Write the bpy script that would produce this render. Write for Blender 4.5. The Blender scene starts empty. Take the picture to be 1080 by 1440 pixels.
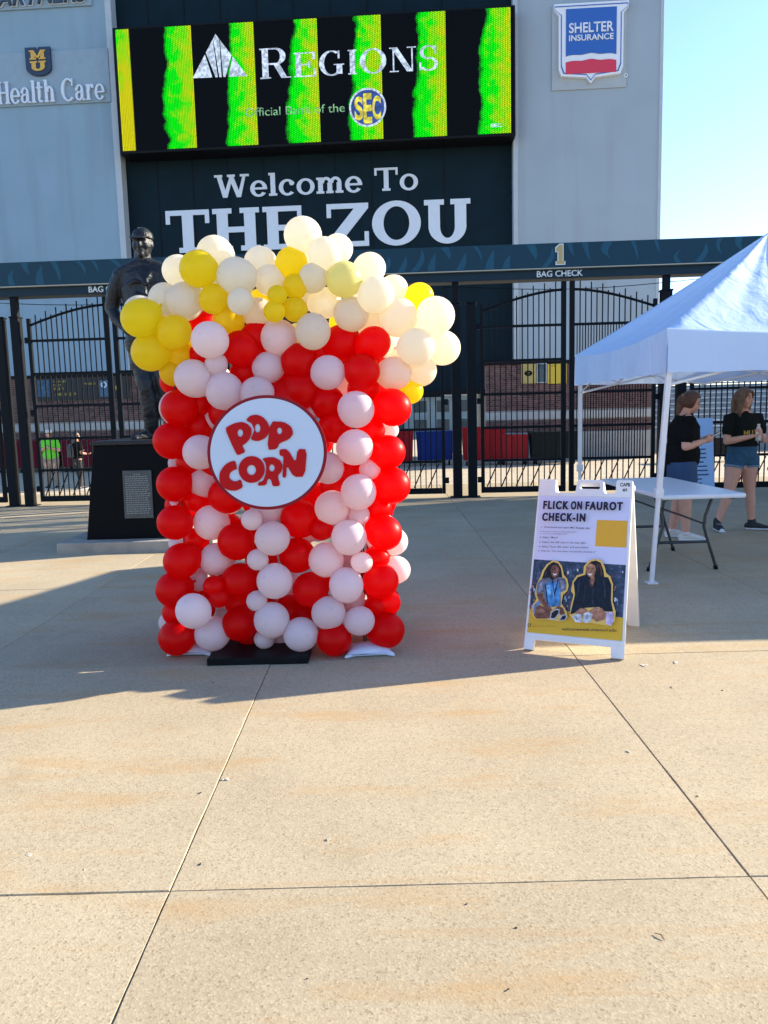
import bpy, bmesh, math, random
from mathutils import Vector, Matrix, Euler
random.seed(7)
R = math.radians
SC = bpy.context.scene
COL = SC.collection

# ------------------------------------------------------------------ camera
F, CH, PITCH, ROLL = 1100.0, 1.5, math.atan(140 / 1100.0), 0.0255
fw = Vector((0, math.cos(PITCH), -math.sin(PITCH)))
rt = Vector((1, 0, 0)); up = rt.cross(fw)
ir = rt * math.cos(ROLL) - up * math.sin(ROLL)
iu = rt * math.sin(ROLL) + up * math.cos(ROLL)
CAM = Vector((0, 0, CH))
cd = bpy.data.cameras.new('camera'); cam = bpy.data.objects.new('camera', cd); COL.objects.link(cam)
m = Matrix((ir, iu, -fw)).transposed().to_4x4(); m.translation = CAM; cam.matrix_world = m
cd.sensor_fit = 'VERTICAL'; cd.sensor_height = 24; cd.lens = 24 * F / 1440; cd.clip_end = 3000
SC.camera = cam

# ------------------------------------------------------------------ light
SUN_AZ, SUN_EL = 20, 21.5            # azimuth from +x towards +y
w = bpy.data.worlds.new('World'); SC.world = w; w.use_nodes = True
nt = w.node_tree; sky = nt.nodes.new('ShaderNodeTexSky'); sky.sky_type = 'NISHITA'; sky.sun_disc = False
sky.sun_elevation = R(SUN_EL); sky.sun_rotation = R(90 - SUN_AZ)
sky.air_density = 1.1; sky.dust_density = 0.3; sky.ozone_density = 1.6
bg = nt.nodes['Background']; bg.inputs[1].default_value = 0.106
tint = nt.nodes.new('ShaderNodeMix'); tint.data_type = 'RGBA'; tint.blend_type = 'MULTIPLY'; tint.inputs[0].default_value = 1; tint.inputs[7].default_value = (.84, .95, 1.18, 1)
nt.links.new(sky.outputs[0], tint.inputs[6]); nt.links.new(tint.outputs[2], bg.inputs[0])
sl = bpy.data.lights.new('sun', 'SUN'); sl.energy = 5.0; sl.angle = R(0.55); sl.color = (1, .87, .66)
sun = bpy.data.objects.new('sun', sl); COL.objects.link(sun)
sd = Vector((math.cos(R(SUN_EL)) * math.cos(R(SUN_AZ)), math.cos(R(SUN_EL)) * math.sin(R(SUN_AZ)), math.sin(R(SUN_EL))))
sun.rotation_euler = sd.to_track_quat('Z', 'Y').to_euler()
vs = SC.view_settings; vs.view_transform = 'Standard'; vs.look = 'None'; vs.gamma = 1; vs.use_curve_mapping = False
vs.exposure = 1.55
SC.cycles.max_bounces = 10; SC.cycles.diffuse_bounces = 5; SC.cycles.transmission_bounces = 8

# ------------------------------------------------------------------ pixel -> world helpers (photo pixels, 1080 x 1440)
def ray(px, py): return fw * F + ir * (px - 540) + iu * (720 - py)
def G(px, py, z=0.0):
    d = ray(px, py); return CAM + d * ((z - CH) / d.z)
def P(px, py, Y):
    d = ray(px, py); return CAM + d * (Y / d.y)
class Plane:
    """vertical plane through (0,Y0), turned so that its right end is nearer; local frame u, depth(+ = behind), z"""
    def __init__(s, Y0, deg):
        s.o = Vector((0, Y0, 0)); s.a = -R(deg)
        s.u = Vector((math.cos(s.a), math.sin(s.a), 0)); s.n = Vector((-math.sin(s.a), math.cos(s.a), 0))
    def hit(s, px, py, off=0.0):
        d = ray(px, py); o = s.o + s.n * off
        t = (o - CAM).dot(s.n) / d.dot(s.n); p = CAM + d * t
        return (p - s.o).dot(s.u), p.z
    def w(s, u, d, z): return s.o + s.u * u + s.n * d + Vector((0, 0, z))

# ------------------------------------------------------------------ materials
MATS = {}
def mat(name, col, rough=.6, metal=0, var=.0, vscale=4, bump=0, bscale=30, spec=.5, emit=None, island=0, dirt=None):
    if name in MATS: return MATS[name]
    m = bpy.data.materials.new(name); m.use_nodes = True; MATS[name] = m
    n = m.node_tree.nodes; l = m.node_tree.links; b = n['Principled BSDF']
    b.inputs['Base Color'].default_value = (*col, 1); b.inputs['Roughness'].default_value = rough
    b.inputs['Metallic'].default_value = metal; b.inputs['Specular IOR Level'].default_value = spec
    tc = n.new('ShaderNodeTexCoord')
    if var:
        no = n.new('ShaderNodeTexNoise'); no.inputs['Scale'].default_value = vscale; no.inputs['Detail'].default_value = 6
        l.new(tc.outputs['Object'], no.inputs['Vector'])
        mr = n.new('ShaderNodeMapRange'); mr.inputs[1].default_value = .3; mr.inputs[2].default_value = .7
        mr.inputs[3].default_value = 1 - var; mr.inputs[4].default_value = 1 + var
        l.new(no.outputs[0], mr.inputs[0])
        mx = n.new('ShaderNodeVectorMath'); mx.operation = 'SCALE'; mx.inputs[0].default_value = col
        l.new(mr.outputs[0], mx.inputs['Scale']); last = mx.outputs[0]
        if island:
            ge = n.new('ShaderNodeNewGeometry'); m2 = n.new('ShaderNodeMapRange'); m2.inputs[3].default_value = 1 - island; m2.inputs[4].default_value = 1 + island
            l.new(ge.outputs['Random Per Island'], m2.inputs[0])
            mx2 = n.new('ShaderNodeVectorMath'); mx2.operation = 'SCALE'; l.new(last, mx2.inputs[0]); l.new(m2.outputs[0], mx2.inputs['Scale']); last = mx2.outputs[0]
        if dirt:
            d2 = n.new('ShaderNodeTexNoise'); d2.inputs['Scale'].default_value = dirt[1]; d2.inputs['Detail'].default_value = 8; dm = n.new('ShaderNodeMapping'); dm.inputs['Scale'].default_value = (1, 1, dirt[3] if len(dirt) > 3 else 1); l.new(tc.outputs['Object'], dm.inputs[0]); l.new(dm.outputs[0], d2.inputs['Vector'])
            rr = n.new('ShaderNodeMapRange'); rr.inputs[1].default_value = .52; rr.inputs[2].default_value = .75; rr.inputs[4].default_value = dirt[2]; l.new(d2.outputs[0], rr.inputs[0])
            mm = n.new('ShaderNodeMix'); mm.data_type = 'RGBA'; l.new(rr.outputs[0], mm.inputs[0]); l.new(last, mm.inputs[6]); mm.inputs[7].default_value = (*dirt[0], 1); last = mm.outputs[2]
        l.new(last, b.inputs['Base Color'])
        rm = n.new('ShaderNodeMapRange'); rm.inputs[3].default_value = max(.02, rough - .1); rm.inputs[4].default_value = min(1, rough + .1)
        l.new(no.outputs[0], rm.inputs[0]); l.new(rm.outputs[0], b.inputs['Roughness'])
    if bump:
        nb = n.new('ShaderNodeTexNoise'); nb.inputs['Scale'].default_value = bscale; nb.inputs['Detail'].default_value = 5
        l.new(tc.outputs['Object'], nb.inputs['Vector'])
        bp = n.new('ShaderNodeBump'); bp.inputs['Strength'].default_value = bump; bp.inputs['Distance'].default_value = .02
        l.new(nb.outputs[0], bp.inputs['Height']); l.new(bp.outputs[0], b.inputs['Normal'])
    if emit:
        b.inputs['Emission Color'].default_value = (*emit[0], 1); b.inputs['Emission Strength'].default_value = emit[1]
    return m

# ------------------------------------------------------------------ mesh helpers
def link(name, me, material=None, parent=None, loc=None, rot=None):
    o = bpy.data.objects.new(name, me); COL.objects.link(o)
    if material is not None and me is not None:
        me.materials.clear()
        for mm in (material if isinstance(material, (list, tuple)) else [material]): me.materials.append(mm)
    if parent is not None: o.parent = parent
    if loc is not None: o.location = loc
    if rot is not None: o.rotation_euler = rot
    return o
def obj(name, bm, material=None, parent=None, smooth=False, loc=None, rot=None):
    me = bpy.data.meshes.new(name); bm.normal_update(); bm.to_mesh(me); bm.free()
    if smooth: me.shade_smooth()
    return link(name, me, material, parent, loc, rot)
def thing(name, label, cat, loc=(0, 0, 0), rz=0, group=None):
    o = bpy.data.objects.new(name, None); COL.objects.link(o); o.location = loc; o.rotation_euler = (0, 0, rz)
    o.empty_display_size = .1; return tag(o, label, cat, group)
def tag(o, label=None, cat=None, group=None, kind=None):
    if label: o['label'] = label
    if cat: o['category'] = cat
    if group: o['group'] = group
    if kind: o['kind'] = kind
    return o
def copy_tree(o, parent=None, label=None):
    c = o.copy(); COL.objects.link(c)
    if parent is not None: c.parent = parent
    if label: c['label'] = label
    for ch in list(o.children): copy_tree(ch, c)
    return c
def NB(): return bmesh.new()
def box(bm, x0, y0, z0, x1, y1, z1, bev=0, mi=0):
    v = [bm.verts.new(p) for p in ((x0, y0, z0), (x1, y0, z0), (x1, y1, z0), (x0, y1, z0), (x0, y0, z1), (x1, y0, z1), (x1, y1, z1), (x0, y1, z1))]
    fs = [bm.faces.new([v[i] for i in q]) for q in ((0, 3, 2, 1), (4, 5, 6, 7), (0, 1, 5, 4), (1, 2, 6, 5), (2, 3, 7, 6), (3, 0, 4, 7))]
    for f in fs: f.material_index = mi
    if bev:
        es = {e for f in fs for e in f.edges}
        bmesh.ops.bevel(bm, geom=list(es), offset=bev, segments=2, affect='EDGES', profile=.5)
    return bm
def frustum(bm, b, t, bev=0):
    """b,t = (x0,y0,x1,y1,z)"""
    v = [bm.verts.new(p) for p in ((b[0], b[1], b[4]), (b[2], b[1], b[4]), (b[2], b[3], b[4]), (b[0], b[3], b[4]), (t[0], t[1], t[4]), (t[2], t[1], t[4]), (t[2], t[3], t[4]), (t[0], t[3], t[4]))]
    fs = [bm.faces.new([v[i] for i in q]) for q in ((0, 3, 2, 1), (4, 5, 6, 7), (0, 1, 5, 4), (1, 2, 6, 5), (2, 3, 7, 6), (3, 0, 4, 7))]
    if bev: bmesh.ops.bevel(bm, geom=list({e for f in fs for e in f.edges}), offset=bev, segments=2, affect='EDGES', profile=.5)
    return bm
def tube(bm, pts, rad, n=12, ref=(1, 0, 0), cap=True):
    """tapered tube; rad = list of r or (a,b) where a runs along ref; rounded ends"""
    pts = [Vector(p) for p in pts]; rad = [(r, r) if not isinstance(r, (tuple, list)) else r for r in rad]
    ref = Vector(ref)
    P2, R2, T2 = [], [], []
    for i, p in enumerate(pts):
        t = (pts[min(i + 1, len(pts) - 1)] - pts[max(i - 1, 0)]).normalized()
        P2.append(p); R2.append(rad[i]); T2.append(t)
    if cap:
        h = min(R2[0]); pre = [(P2[0] - T2[0] * h * math.sin(k), (R2[0][0] * math.cos(k), R2[0][1] * math.cos(k))) for k in (1.35, .8)]
        h = min(R2[-1]); post = [(P2[-1] + T2[-1] * h * math.sin(k), (R2[-1][0] * math.cos(k), R2[-1][1] * math.cos(k))) for k in (.8, 1.35)]
        P2 = [a for a, _ in pre] + P2 + [a for a, _ in post]; R2 = [b for _, b in pre] + R2 + [b for _, b in post]
        T2 = [T2[0]] * 2 + T2 + [T2[-1]] * 2
    rings = []
    for p, r, t in zip(P2, R2, T2):
        a = ref - t * ref.dot(t)
        if a.length < 1e-3: a = Vector((0, 1, 0)) - t * t.y
        a.normalize(); b = t.cross(a)
        rings.append([bm.verts.new(p + a * (r[0] * math.cos(2 * math.pi * k / n)) + b * (r[1] * math.sin(2 * math.pi * k / n))) for k in range(n)])
    for A, B in zip(rings, rings[1:]):
        for k in range(n): bm.faces.new((A[k], A[(k + 1) % n], B[(k + 1) % n], B[k]))
    bm.faces.new(rings[0][::-1]); bm.faces.new(rings[-1])
    return bm
def ell(bm, c, r, rot=(0, 0, 0), seg=16):
    r = r if isinstance(r, (tuple, list)) else (r, r, r)
    M = Matrix.Translation(c) @ Euler(rot).to_matrix().to_4x4() @ Matrix.Diagonal((*r, 1))
    bmesh.ops.create_uvsphere(bm, u_segments=seg, v_segments=max(6, seg * 2 // 3), radius=1, matrix=M); return bm
def cyl(bm, p0, p1, r, n=12):
    return tube(bm, [p0, p1], [r, r], n, cap=False)
def evald(me, mods):
    o = bpy.data.objects.new('t', me); COL.objects.link(o)
    for typ, kw in mods:
        md = o.modifiers.new('m', typ)
        for k, v in kw.items(): setattr(md, k, v)
    bpy.context.view_layer.update()
    dg = bpy.context.evaluated_depsgraph_get()
    r = bpy.data.meshes.new_from_object(o.evaluated_get(dg)); bpy.data.objects.remove(o); return r
def fused(name, bm, voxel, material, parent=None, smooth=3, extra=(), **k):
    """overlapping shapes fused into one continuous skin"""
    me = bpy.data.meshes.new(name); bm.to_mesh(me); bm.free()
    me2 = evald(me, [('REMESH', dict(mode='VOXEL', voxel_size=voxel)), ('SMOOTH', dict(factor=.6, iterations=smooth))] + list(extra))
    me2.name = name; me2.shade_smooth(); return link(name, me2, material, parent, **k)
def flat_mesh(pieces, ext=0.0, step=0.0):
    """pieces: list of loop lists (outer, holes) in x,y -> mesh in the xz plane facing -y, ext = thickness"""
    bmo = NB()
    for i, loops in enumerate(pieces):
        cu = bpy.data.curves.new('c', 'CURVE'); cu.dimensions = '2D'; cu.fill_mode = 'BOTH' if ext else 'FRONT'; cu.extrude = ext / 2
        for lp in loops:
            sp = cu.splines.new('POLY'); sp.points.add(len(lp) - 1)
            for q, (x, y) in zip(sp.points, lp): q.co = (x, y, 0, 1)
            sp.use_cyclic_u = True
        me = evald(cu, []); bpy.data.curves.remove(cu)
        b = NB(); b.from_mesh(me)
        for v in b.verts: x, y, z = v.co; v.co = (x, -z - ext / 2 - i * step, y)
        t = bpy.data.meshes.new('x'); b.to_mesh(t); b.free(); bmo.from_mesh(t); bpy.data.meshes.remove(t); bpy.data.meshes.remove(me)
    return bmo
def text_bm(s, h, x=0, z=0, width=None, align='LEFT', bold=0.0, ext=0.0, shear=0, y=0, spacing=1):
    """built-in font; h = cap height, facing -y"""
    cu = bpy.data.curves.new('t', 'FONT'); cu.body = s; cu.size = 1; cu.offset = bold; cu.extrude = 0; cu.shear = shear; cu.space_character = spacing
    me = evald(cu, []); bpy.data.curves.remove(cu)
    xs = [v.co.x for v in me.vertices]; x0, x1 = min(xs), max(xs)
    k = h / .73; kx = k if width is None else width / (x1 - x0); wd = (x1 - x0) * kx
    ox = x - (wd / 2 if align == 'CENTER' else wd if align == 'RIGHT' else 0)
    b = NB(); b.from_mesh(me); bpy.data.meshes.remove(me)
    for v in b.verts: v.co = ((v.co.x - x0) * kx + ox, y, v.co.y * k + z)
    if ext:
        r = bmesh.ops.extrude_face_region(b, geom=b.faces[:])
        for v in r['geom']:
            if isinstance(v, bmesh.types.BMVert): v.co.y -= ext
        bmesh.ops.recalc_face_normals(b, faces=b.faces[:])
    return b
def merge(*bms):
    o = NB()
    for b in bms:
        t = bpy.data.meshes.new('x'); b.to_mesh(t); b.free(); o.from_mesh(t); bpy.data.meshes.remove(t)
    return o

# ------------------------------------------------------------------ slab / roman letters drawn as pieces
def Rc(x0, y0, x1, y1): return [[(x0, y0), (x1, y0), (x1, y1), (x0, y1)]]
def Pg(*p): return [list(p)]
def ring(cx, cy, RX, RY, rx, ry, a0=0, a1=360, n=36):
    if a1 - a0 >= 360:
        return [[(cx + RX * math.cos(2 * math.pi * k / n), cy + RY * math.sin(2 * math.pi * k / n)) for k in range(n)],
                [(cx + rx * math.cos(2 * math.pi * k / n), cy + ry * math.sin(2 * math.pi * k / n)) for k in range(n)]]
    A = [R(a0 + (a1 - a0) * k / n) for k in range(n + 1)]
    return [[(cx + RX * math.cos(a), cy + RY * math.sin(a)) for a in A] + [(cx + rx * math.cos(a), cy + ry * math.sin(a)) for a in reversed(A)]]
def glyph(c, s=.2, t=.1, b=.1, e=.08):
    """s stem, t thin stroke, b slab height, e slab overhang; cap height 1, x height .7"""
    X = .7
    if c == 'T': W = .92; return W, [Rc(W/2-s/2, b, W/2+s/2, 1-b), Rc(0, 1-b, W, 1), Rc(0, .68, .09, 1-b), Rc(W-.09, .68, W, 1-b), Rc(W/2-s/2-e, 0, W/2+s/2+e, b)]
    if c == 'H': return 2*s+.34+2*e, [Rc(e, b, e+s, 1-b), Rc(e+s+.34, b, e+2*s+.34, 1-b), Rc(0, 0, s+2*e, b), Rc(0, 1-b, s+2*e, 1), Rc(s+.34, 0, 2*s+.34+2*e, b), Rc(s+.34, 1-b, 2*s+.34+2*e, 1), Rc(e+s, .5-t/2, e+s+.34, .5+t/2)]
    if c == 'E': W = .84; return W, [Rc(e, b, e+s, 1-b), Rc(0, 0, W, b), Rc(0, 1-b, W-.03, 1), Rc(W-.09, b, W, .32), Rc(W-.12, .7, W-.03, 1-b), Rc(e+s, .5-t/2, .6, .5+t/2), Rc(.55, .36, .63, .64)]
    if c == 'Z': W = .86; return W, [Rc(0, 1-b, W, 1), Rc(0, 0, W, b), Rc(0, .68, .09, 1-b), Rc(W-.09, b, W, .34), Pg((0, b), (s*1.25, b), (W, 1-b), (W-s*1.25, 1-b))]
    if c == 'O': return 1.0, [ring(.5, .5, .5, .52, .5-s, .52-t)]
    if c == 'U': W = 2*s+.3+2*e; return W, [Rc(e, .38, e+s, 1-b), Rc(W-e-s, .38, W-e, 1-b), Rc(0, 1-b, s+2*e, 1), Rc(W-s-2*e, 1-b, W, 1), ring(W/2, .38, W/2-e, .4, W/2-e-s, .4-t, 180, 360)]
    if c == 'W': return 1.36, [Pg((.08, 1), (.08+s, 1), (.5, 0), (.32, 0)), Pg((.32, 0), (.5, 0), (.74, 1-b), (.62, 1-b)), Pg((.58, 1-b), (.78, 1-b), (1.06, 0), (.88, 0)), Pg((.9, 0), (1.05, 0), (1.28, 1), (1.16, 1)), Rc(0, 1-b, s+2*e, 1), Rc(.52, 1-b, .84, 1), Rc(1.04, 1-b, 1.4, 1)]
    if c == 'R': return .95, [Rc(e, b, e+s, 1-b), Rc(0, 0, s+2*e, b), Rc(0, 1-b, .55, 1), Rc(e+s, .45, .55, .45+t), ring(.5, .725, .3, .275, .3-s*.9, .275-t, -90, 90), Pg((.42, .46), (.42+s, .46), (.84, 0), (.84-s, 0)), Rc(.66, 0, .95, b*.8)]
    if c == 'G': return .98, [ring(.48, .5, .48, .52, .48-s, .52-t, 55, 320), Rc(.72-s/2+.04, .05, .88, .42), Rc(.55, .42, .96, .42+b*.8), Rc(.72, .68, .79, 1)]
    if c == 'C': return .92, [ring(.48, .5, .48, .52, .48-s, .52-t, 48, 315), Rc(.74, .66, .82, 1)]
    if c == 'I': return s+2*e, [Rc(e, b, e+s, 1-b), Rc(0, 0, s+2*e, b), Rc(0, 1-b, s+2*e, 1)]
    if c == 'N': W = 1.0; return W, [Rc(.12, b, .12+t, 1-b), Rc(W-.12-t, 0, W-.12, 1-b), Pg((.06, 1), (.06+s*1.2, 1), (W-.12, 0), (W-.12-s*1.2, 0)), Rc(0, 0, .34, b), Rc(0, 1-b, .3, 1), Rc(W-.34, 1-b, W, 1)]
    if c == 'S': return .7, [ring(.35, .74, .33, .28, .33-s*.7, .28-t, 30, 270), ring(.35, .26, .35, .28, .35-s*.7, .28-t, -150, 90), Rc(.57, .68, .64, .98), Rc(0, .02, .07, .34)]
    if c == 'M': return 1.2, [Rc(.1, b, .1+s, 1-b), Rc(1.1-s, b, 1.1, 1-b), Rc(0, 0, s+.2, b), Rc(1-s, 0, 1.2, b), Rc(0, 1-b, .3, 1), Rc(.9, 1-b, 1.2, 1), Pg((.1, 1), (.34, 1), (.68, .15), (.52, .15)), Pg((.86, 1), (1.1, 1), (.68, .15), (.52, .15))]
    if c == 'e': return .68, [ring(.34, .34, .34, .36, .34-s*.9, .36-t, 0, 325), Rc(.12, .3, .68, .3+t*.9)]
    if c == 'c': return .64, [ring(.34, .34, .34, .36, .34-s*.9, .36-t, 45, 318), ell2(.52, .52, .1)]
    if c == 'o': return .72, [ring(.36, .34, .36, .36, .36-s*.9, .36-t)]
    if c == 'l': return s+2*e, [Rc(e, b, e+s, 1), Rc(0, 0, s+2*e, b), Rc(0, 1-b, e, 1)]
    if c == 'h': W = 2*s+.22+2*e; return W, [Rc(e, b, e+s, 1), Rc(0, 0, s+2*e, b), Rc(0, 1-b, e, 1), Rc(W-e-s, b, W-e, .46), Rc(W-s-2*e, 0, W, b), ring((W-e+e+s)/2-s*.25, .44, (W-2*e)/2-s*.25, .27, (W-2*e)/2-s*1.2, .27-t*1.2, 0, 180)]
    if c == 'm':
        W = 3*s+.36+2*e; k = .18+s
        return W, [Rc(e, b, e+s, X), Rc(0, 0, s+2*e-.02, b), Rc(0, X-b, e, X), Rc(e+k, b, e+k+s, .46), Rc(k+.02, 0, k+s+2*e-.02, b), Rc(e+2*k, b, e+2*k+s, .46), Rc(2*k+.02, 0, 2*k+s+2*e, b),
                   ring(e+s*.5+k/2+s*.25, .44, k/2+s*.25, .27, k/2-s*.5, .27-t*1.2, 0, 180), ring(e+s*.5+k*1.5+s*.25, .44, k/2+s*.25, .27, k/2-s*.5, .27-t*1.2, 0, 180)]
    if c == 'a': return .68, [Rc(.36, b, .36+s, .5), Rc(.46, 0, .68, b), ring(.3, .48, .26, .23, .26-s*.8, .23-t, 0, 165), ring(.25, .2, .25, .21, .25-s*.8, .21-t, 60, 330), ell2(.1, .5, .085), Rc(.25, .34, .4, .34+t*.8)]
    if c == 't': return .48, [Rc(.1, .2, .1+s, .92), Rc(0, X-b, .46, X), ring(.29, .2, .19, .21, .19-s*.8, .21-t, 180, 320)]
    if c == 'r': return .56, [Rc(e, b, e+s, X), Rc(0, 0, s+2*e, b), Rc(0, X-b, e, X), ring(.4, .42, .2, .29, .2-s*.5, .29-t, 60, 180), ell2(.47, .6, .095)]
    return .3, []
def ell2(cx, cy, r, ry=None, n=24):
    ry = ry or r; return [[(cx + r * math.cos(2 * math.pi * k / n), cy + ry * math.sin(2 * math.pi * k / n)) for k in range(n)]]
def slab_text(word, u0, u1, z0, z1, gap=.07, ext=.05, step=.003, small=None, **kw):
    """returns (char, bmesh) with local x,z; the text fills u0..u1, caps fill z0..z1"""
    x = 0; out = []; sc0 = 1
    for i, c in enumerate(word):
        if c == ' ': x += .42; continue
        k = 1 if (small is None or i == 0) else small
        W, pcs = glyph(c.upper() if small else c, **kw); out.append((c, x, k, pcs)); x += W * k + gap
    tot = x - gap; kx = (u1 - u0) / tot; kz = z1 - z0; res = []
    for c, x, k, pcs in out:
        P2 = [[[(u0 + (x + a * k) * kx, z0 + bb * k * kz) for a, bb in lp] for lp in pc] for pc in pcs]
        res.append((c, flat_mesh(P2, ext, step)))
    return res

# ================================================================== GROUND
def concrete(name, col, joint=False):
    m = bpy.data.materials.new(name); m.use_nodes = True; n = m.node_tree.nodes; l = m.node_tree.links; b = n['Principled BSDF']
    tc = n.new('ShaderNodeTexCoord'); ge = n.new('ShaderNodeNewGeometry')
    pos = ge.outputs['Position']
    def noise(sc, det=4, rough=.55):
        q = n.new('ShaderNodeTexNoise'); q.inputs['Scale'].default_value = sc; q.inputs['Detail'].default_value = det; q.inputs['Roughness'].default_value = rough; l.new(pos, q.inputs['Vector']); return q.outputs[0]
    def rng(s, a, b_, c, d):
        q = n.new('ShaderNodeMapRange'); q.inputs[1].default_value = a; q.inputs[2].default_value = b_; q.inputs[3].default_value = c; q.inputs[4].default_value = d; l.new(s, q.inputs[0]); return q.outputs[0]
    def mix(f, a, c, typ='MIX'):
        q = n.new('ShaderNodeMix'); q.data_type = 'RGBA'; q.blend_type = typ
        if isinstance(f, float): q.inputs[0].default_value = f
        else: l.new(f, q.inputs[0])
        for i, v in ((6, a), (7, c)):
            if isinstance(v, tuple): q.inputs[i].default_value = (*v, 1)
            else: l.new(v, q.inputs[i])
        return q.outputs[2]
    c = mix(rng(noise(1.1, 5), .3, .7, 0, 1), tuple(x * .86 for x in col), tuple(min(1, x * 1.1) for x in col))
    c = mix(rng(noise(38, 6, .7), .35, .68, 0, .32), c, tuple(x * .62 for x in col))            # mottled paste
    vo = n.new('ShaderNodeTexVoronoi'); vo.inputs['Scale'].default_value = 150; l.new(pos, vo.inputs['Vector'])  # fine aggregate
    hs = n.new('ShaderNodeSeparateColor'); l.new(vo.outputs['Color'], hs.inputs[0])
    c = mix(rng(hs.outputs[0], .55, 1, 0, .35), c, tuple(min(1, x * 1.4) for x in col))
    c = mix(rng(hs.outputs[1], .8, 1, 0, .6), c, (col[0] * .5, col[1] * .42, col[2] * .36))
    # rust coloured stains, drawn out along x
    mp = n.new('ShaderNodeMapping'); mp.inputs['Scale'].default_value = (.8, 3.2, 1); l.new(pos, mp.inputs[0])
    st = n.new('ShaderNodeTexNoise'); st.inputs['Scale'].default_value = 1.3; st.inputs['Detail'].default_value = 7; st.inputs['Roughness'].default_value = .65; l.new(mp.outputs[0], st.inputs['Vector'])
    c = mix(rng(st.outputs[0], .53, .74, 0, .7), c, (col[0] * .98, col[1] * .72, col[2] * .42))
    c = mix(rng(noise(2.7, 8, .7), .56, .8, 0, .45), c, tuple(x * .55 for x in col))
    mp2 = n.new('ShaderNodeMapping'); mp2.inputs['Scale'].default_value = (.22, 5.5, 1); mp2.inputs['Rotation'].default_value = (0, 0, .12); l.new(pos, mp2.inputs[0])
    s2 = n.new('ShaderNodeTexNoise'); s2.inputs['Scale'].default_value = 1.2; s2.inputs['Detail'].default_value = 5; l.new(mp2.outputs[0], s2.inputs['Vector'])
    c = mix(rng(s2.outputs[0], .63, .72, 0, .45), c, (col[0] * .92, col[1] * .68, col[2] * .42))
    gm = n.new('ShaderNodeTexVoronoi'); gm.inputs['Scale'].default_value = 1.9; l.new(pos, gm.inputs['Vector'])      # old gum and drip spots
    c = mix(rng(gm.outputs['Distance'], .022, .034, .45, 0), c, tuple(x * .42 for x in col))
    oi = n.new('ShaderNodeObjectInfo'); sc = n.new('ShaderNodeVectorMath'); sc.operation = 'SCALE'; l.new(c, sc.inputs[0]); l.new(rng(oi.outputs['Random'], 0, 1, .93, 1.06), sc.inputs['Scale']); c = sc.outputs[0]
    l.new(c, b.inputs['Base Color']); b.inputs['Roughness'].default_value = .85; b.inputs['Specular IOR Level'].default_value = .25
    h = n.new('ShaderNodeMath'); h.operation = 'ADD'; l.new(vo.outputs['Distance'], h.inputs[0]); l.new(noise(60, 6, .7), h.inputs[1])
    bp = n.new('ShaderNodeBump'); bp.inputs['Strength'].default_value = .13; bp.inputs['Distance'].default_value = .004; l.new(h.outputs[0], bp.inputs['Height']); l.new(bp.outputs[0], b.inputs['Normal'])
    return m
CONC = (.42, .35, .235)
m_conc = concrete('plaza_concrete', CONC)
m_joint = mat('joint_dirt', (.2, .165, .12), .95, var=.4, vscale=30)
m_far = mat('stadium_concrete', (.44, .37, .27), .9, var=.12, vscale=2, bump=.2)
bm = NB()                                                       # base sheet to the horizon, dipping 0.45 m beyond the gates
ys = [-30, 14.6, 15.5, 21, 1500]; zs = [-.09, -.09, -.06, -.45, -.45]
rows = [[bm.verts.new((x, y, z)) for x in (-900, -30, 30, 900)] for y, z in zip(ys, zs)]
for a, b_ in zip(rows, rows[1:]):
    for k in range(3): bm.faces.new((a[k], a[k + 1], b_[k + 1], b_[k]))
tag(obj('ground', bm, m_far), kind='structure')
pav = bpy.data.objects.new('pavement', None); COL.objects.link(pav); tag(pav, kind='structure')
XJ = [-.715 + 1.855 * k for k in range(-7, 9)]; YJ = [2.33 + 2.29 * k for k in range(-3, 7)]
rs = random.Random(5)
for i in range(len(XJ) - 1):
    for j in range(len(YJ) - 1):
        g = .0018; x0, x1, y0, y1 = XJ[i] + g, XJ[i + 1] - g, YJ[j] + g, YJ[j + 1] - g
        bm = NB(); n = 26
        # the slab outline with slightly ragged, rounded edges
        def edge(a, b_, fx, val):
            out = []
            for k in range(n):
                t = a + (b_ - a) * k / n; o = (rs.random() ** 4) * .0022
                out.append((t, val + o * fx))
            return out
        lp = [(x, y) for x, y in edge(x0, x1, 1, y0)] + [(x, y) for y, x in edge(y0, y1, -1, x1)] + [(x, y) for x, y in edge(x1, x0, -1, y1)] + [(x, y) for y, x in edge(y1, y0, 1, x0)]
        dz = rs.uniform(-.0015, .0015); cx, cy = (x0 + x1) / 2, (y0 + y1) / 2
        top = [bm.verts.new((cx + (x - cx) * .998, cy + (y - cy) * .9985, dz)) for x, y in lp]
        mid = [bm.verts.new((x, y, dz - .004)) for x, y in lp]
        bot = [bm.verts.new((x, y, -.085)) for x, y in lp]
        bm.faces.new(top); N_ = len(lp)
        for k in range(N_):
            bm.faces.new((mid[k], mid[(k + 1) % N_], top[(k + 1) % N_], top[k])); bm.faces.new((bot[k], bot[(k + 1) % N_], mid[(k + 1) % N_], mid[k]))
        obj('concrete_slab', bm, m_conc, pav)
bm = NB(); box(bm, XJ[0], YJ[0], -.088, XJ[-1], YJ[-1], -.006)
obj('joint_filler', bm, m_joint, pav)
# far part of the plaza behind the slabs, and the sloping apron beyond the gates
bm = NB()
for (ya, za, yb, zb) in ((YJ[-1] + .004, -.001, 21.5, -.45), (21.5, -.446, 60, -.446)):
    v = [bm.verts.new(p) for p in ((-26, ya, za), (26, ya, za), (26, yb, zb), (-26, yb, zb))]; bm.faces.new(v)
tag(obj('stadium_apron', bm, m_far), kind='structure')
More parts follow.
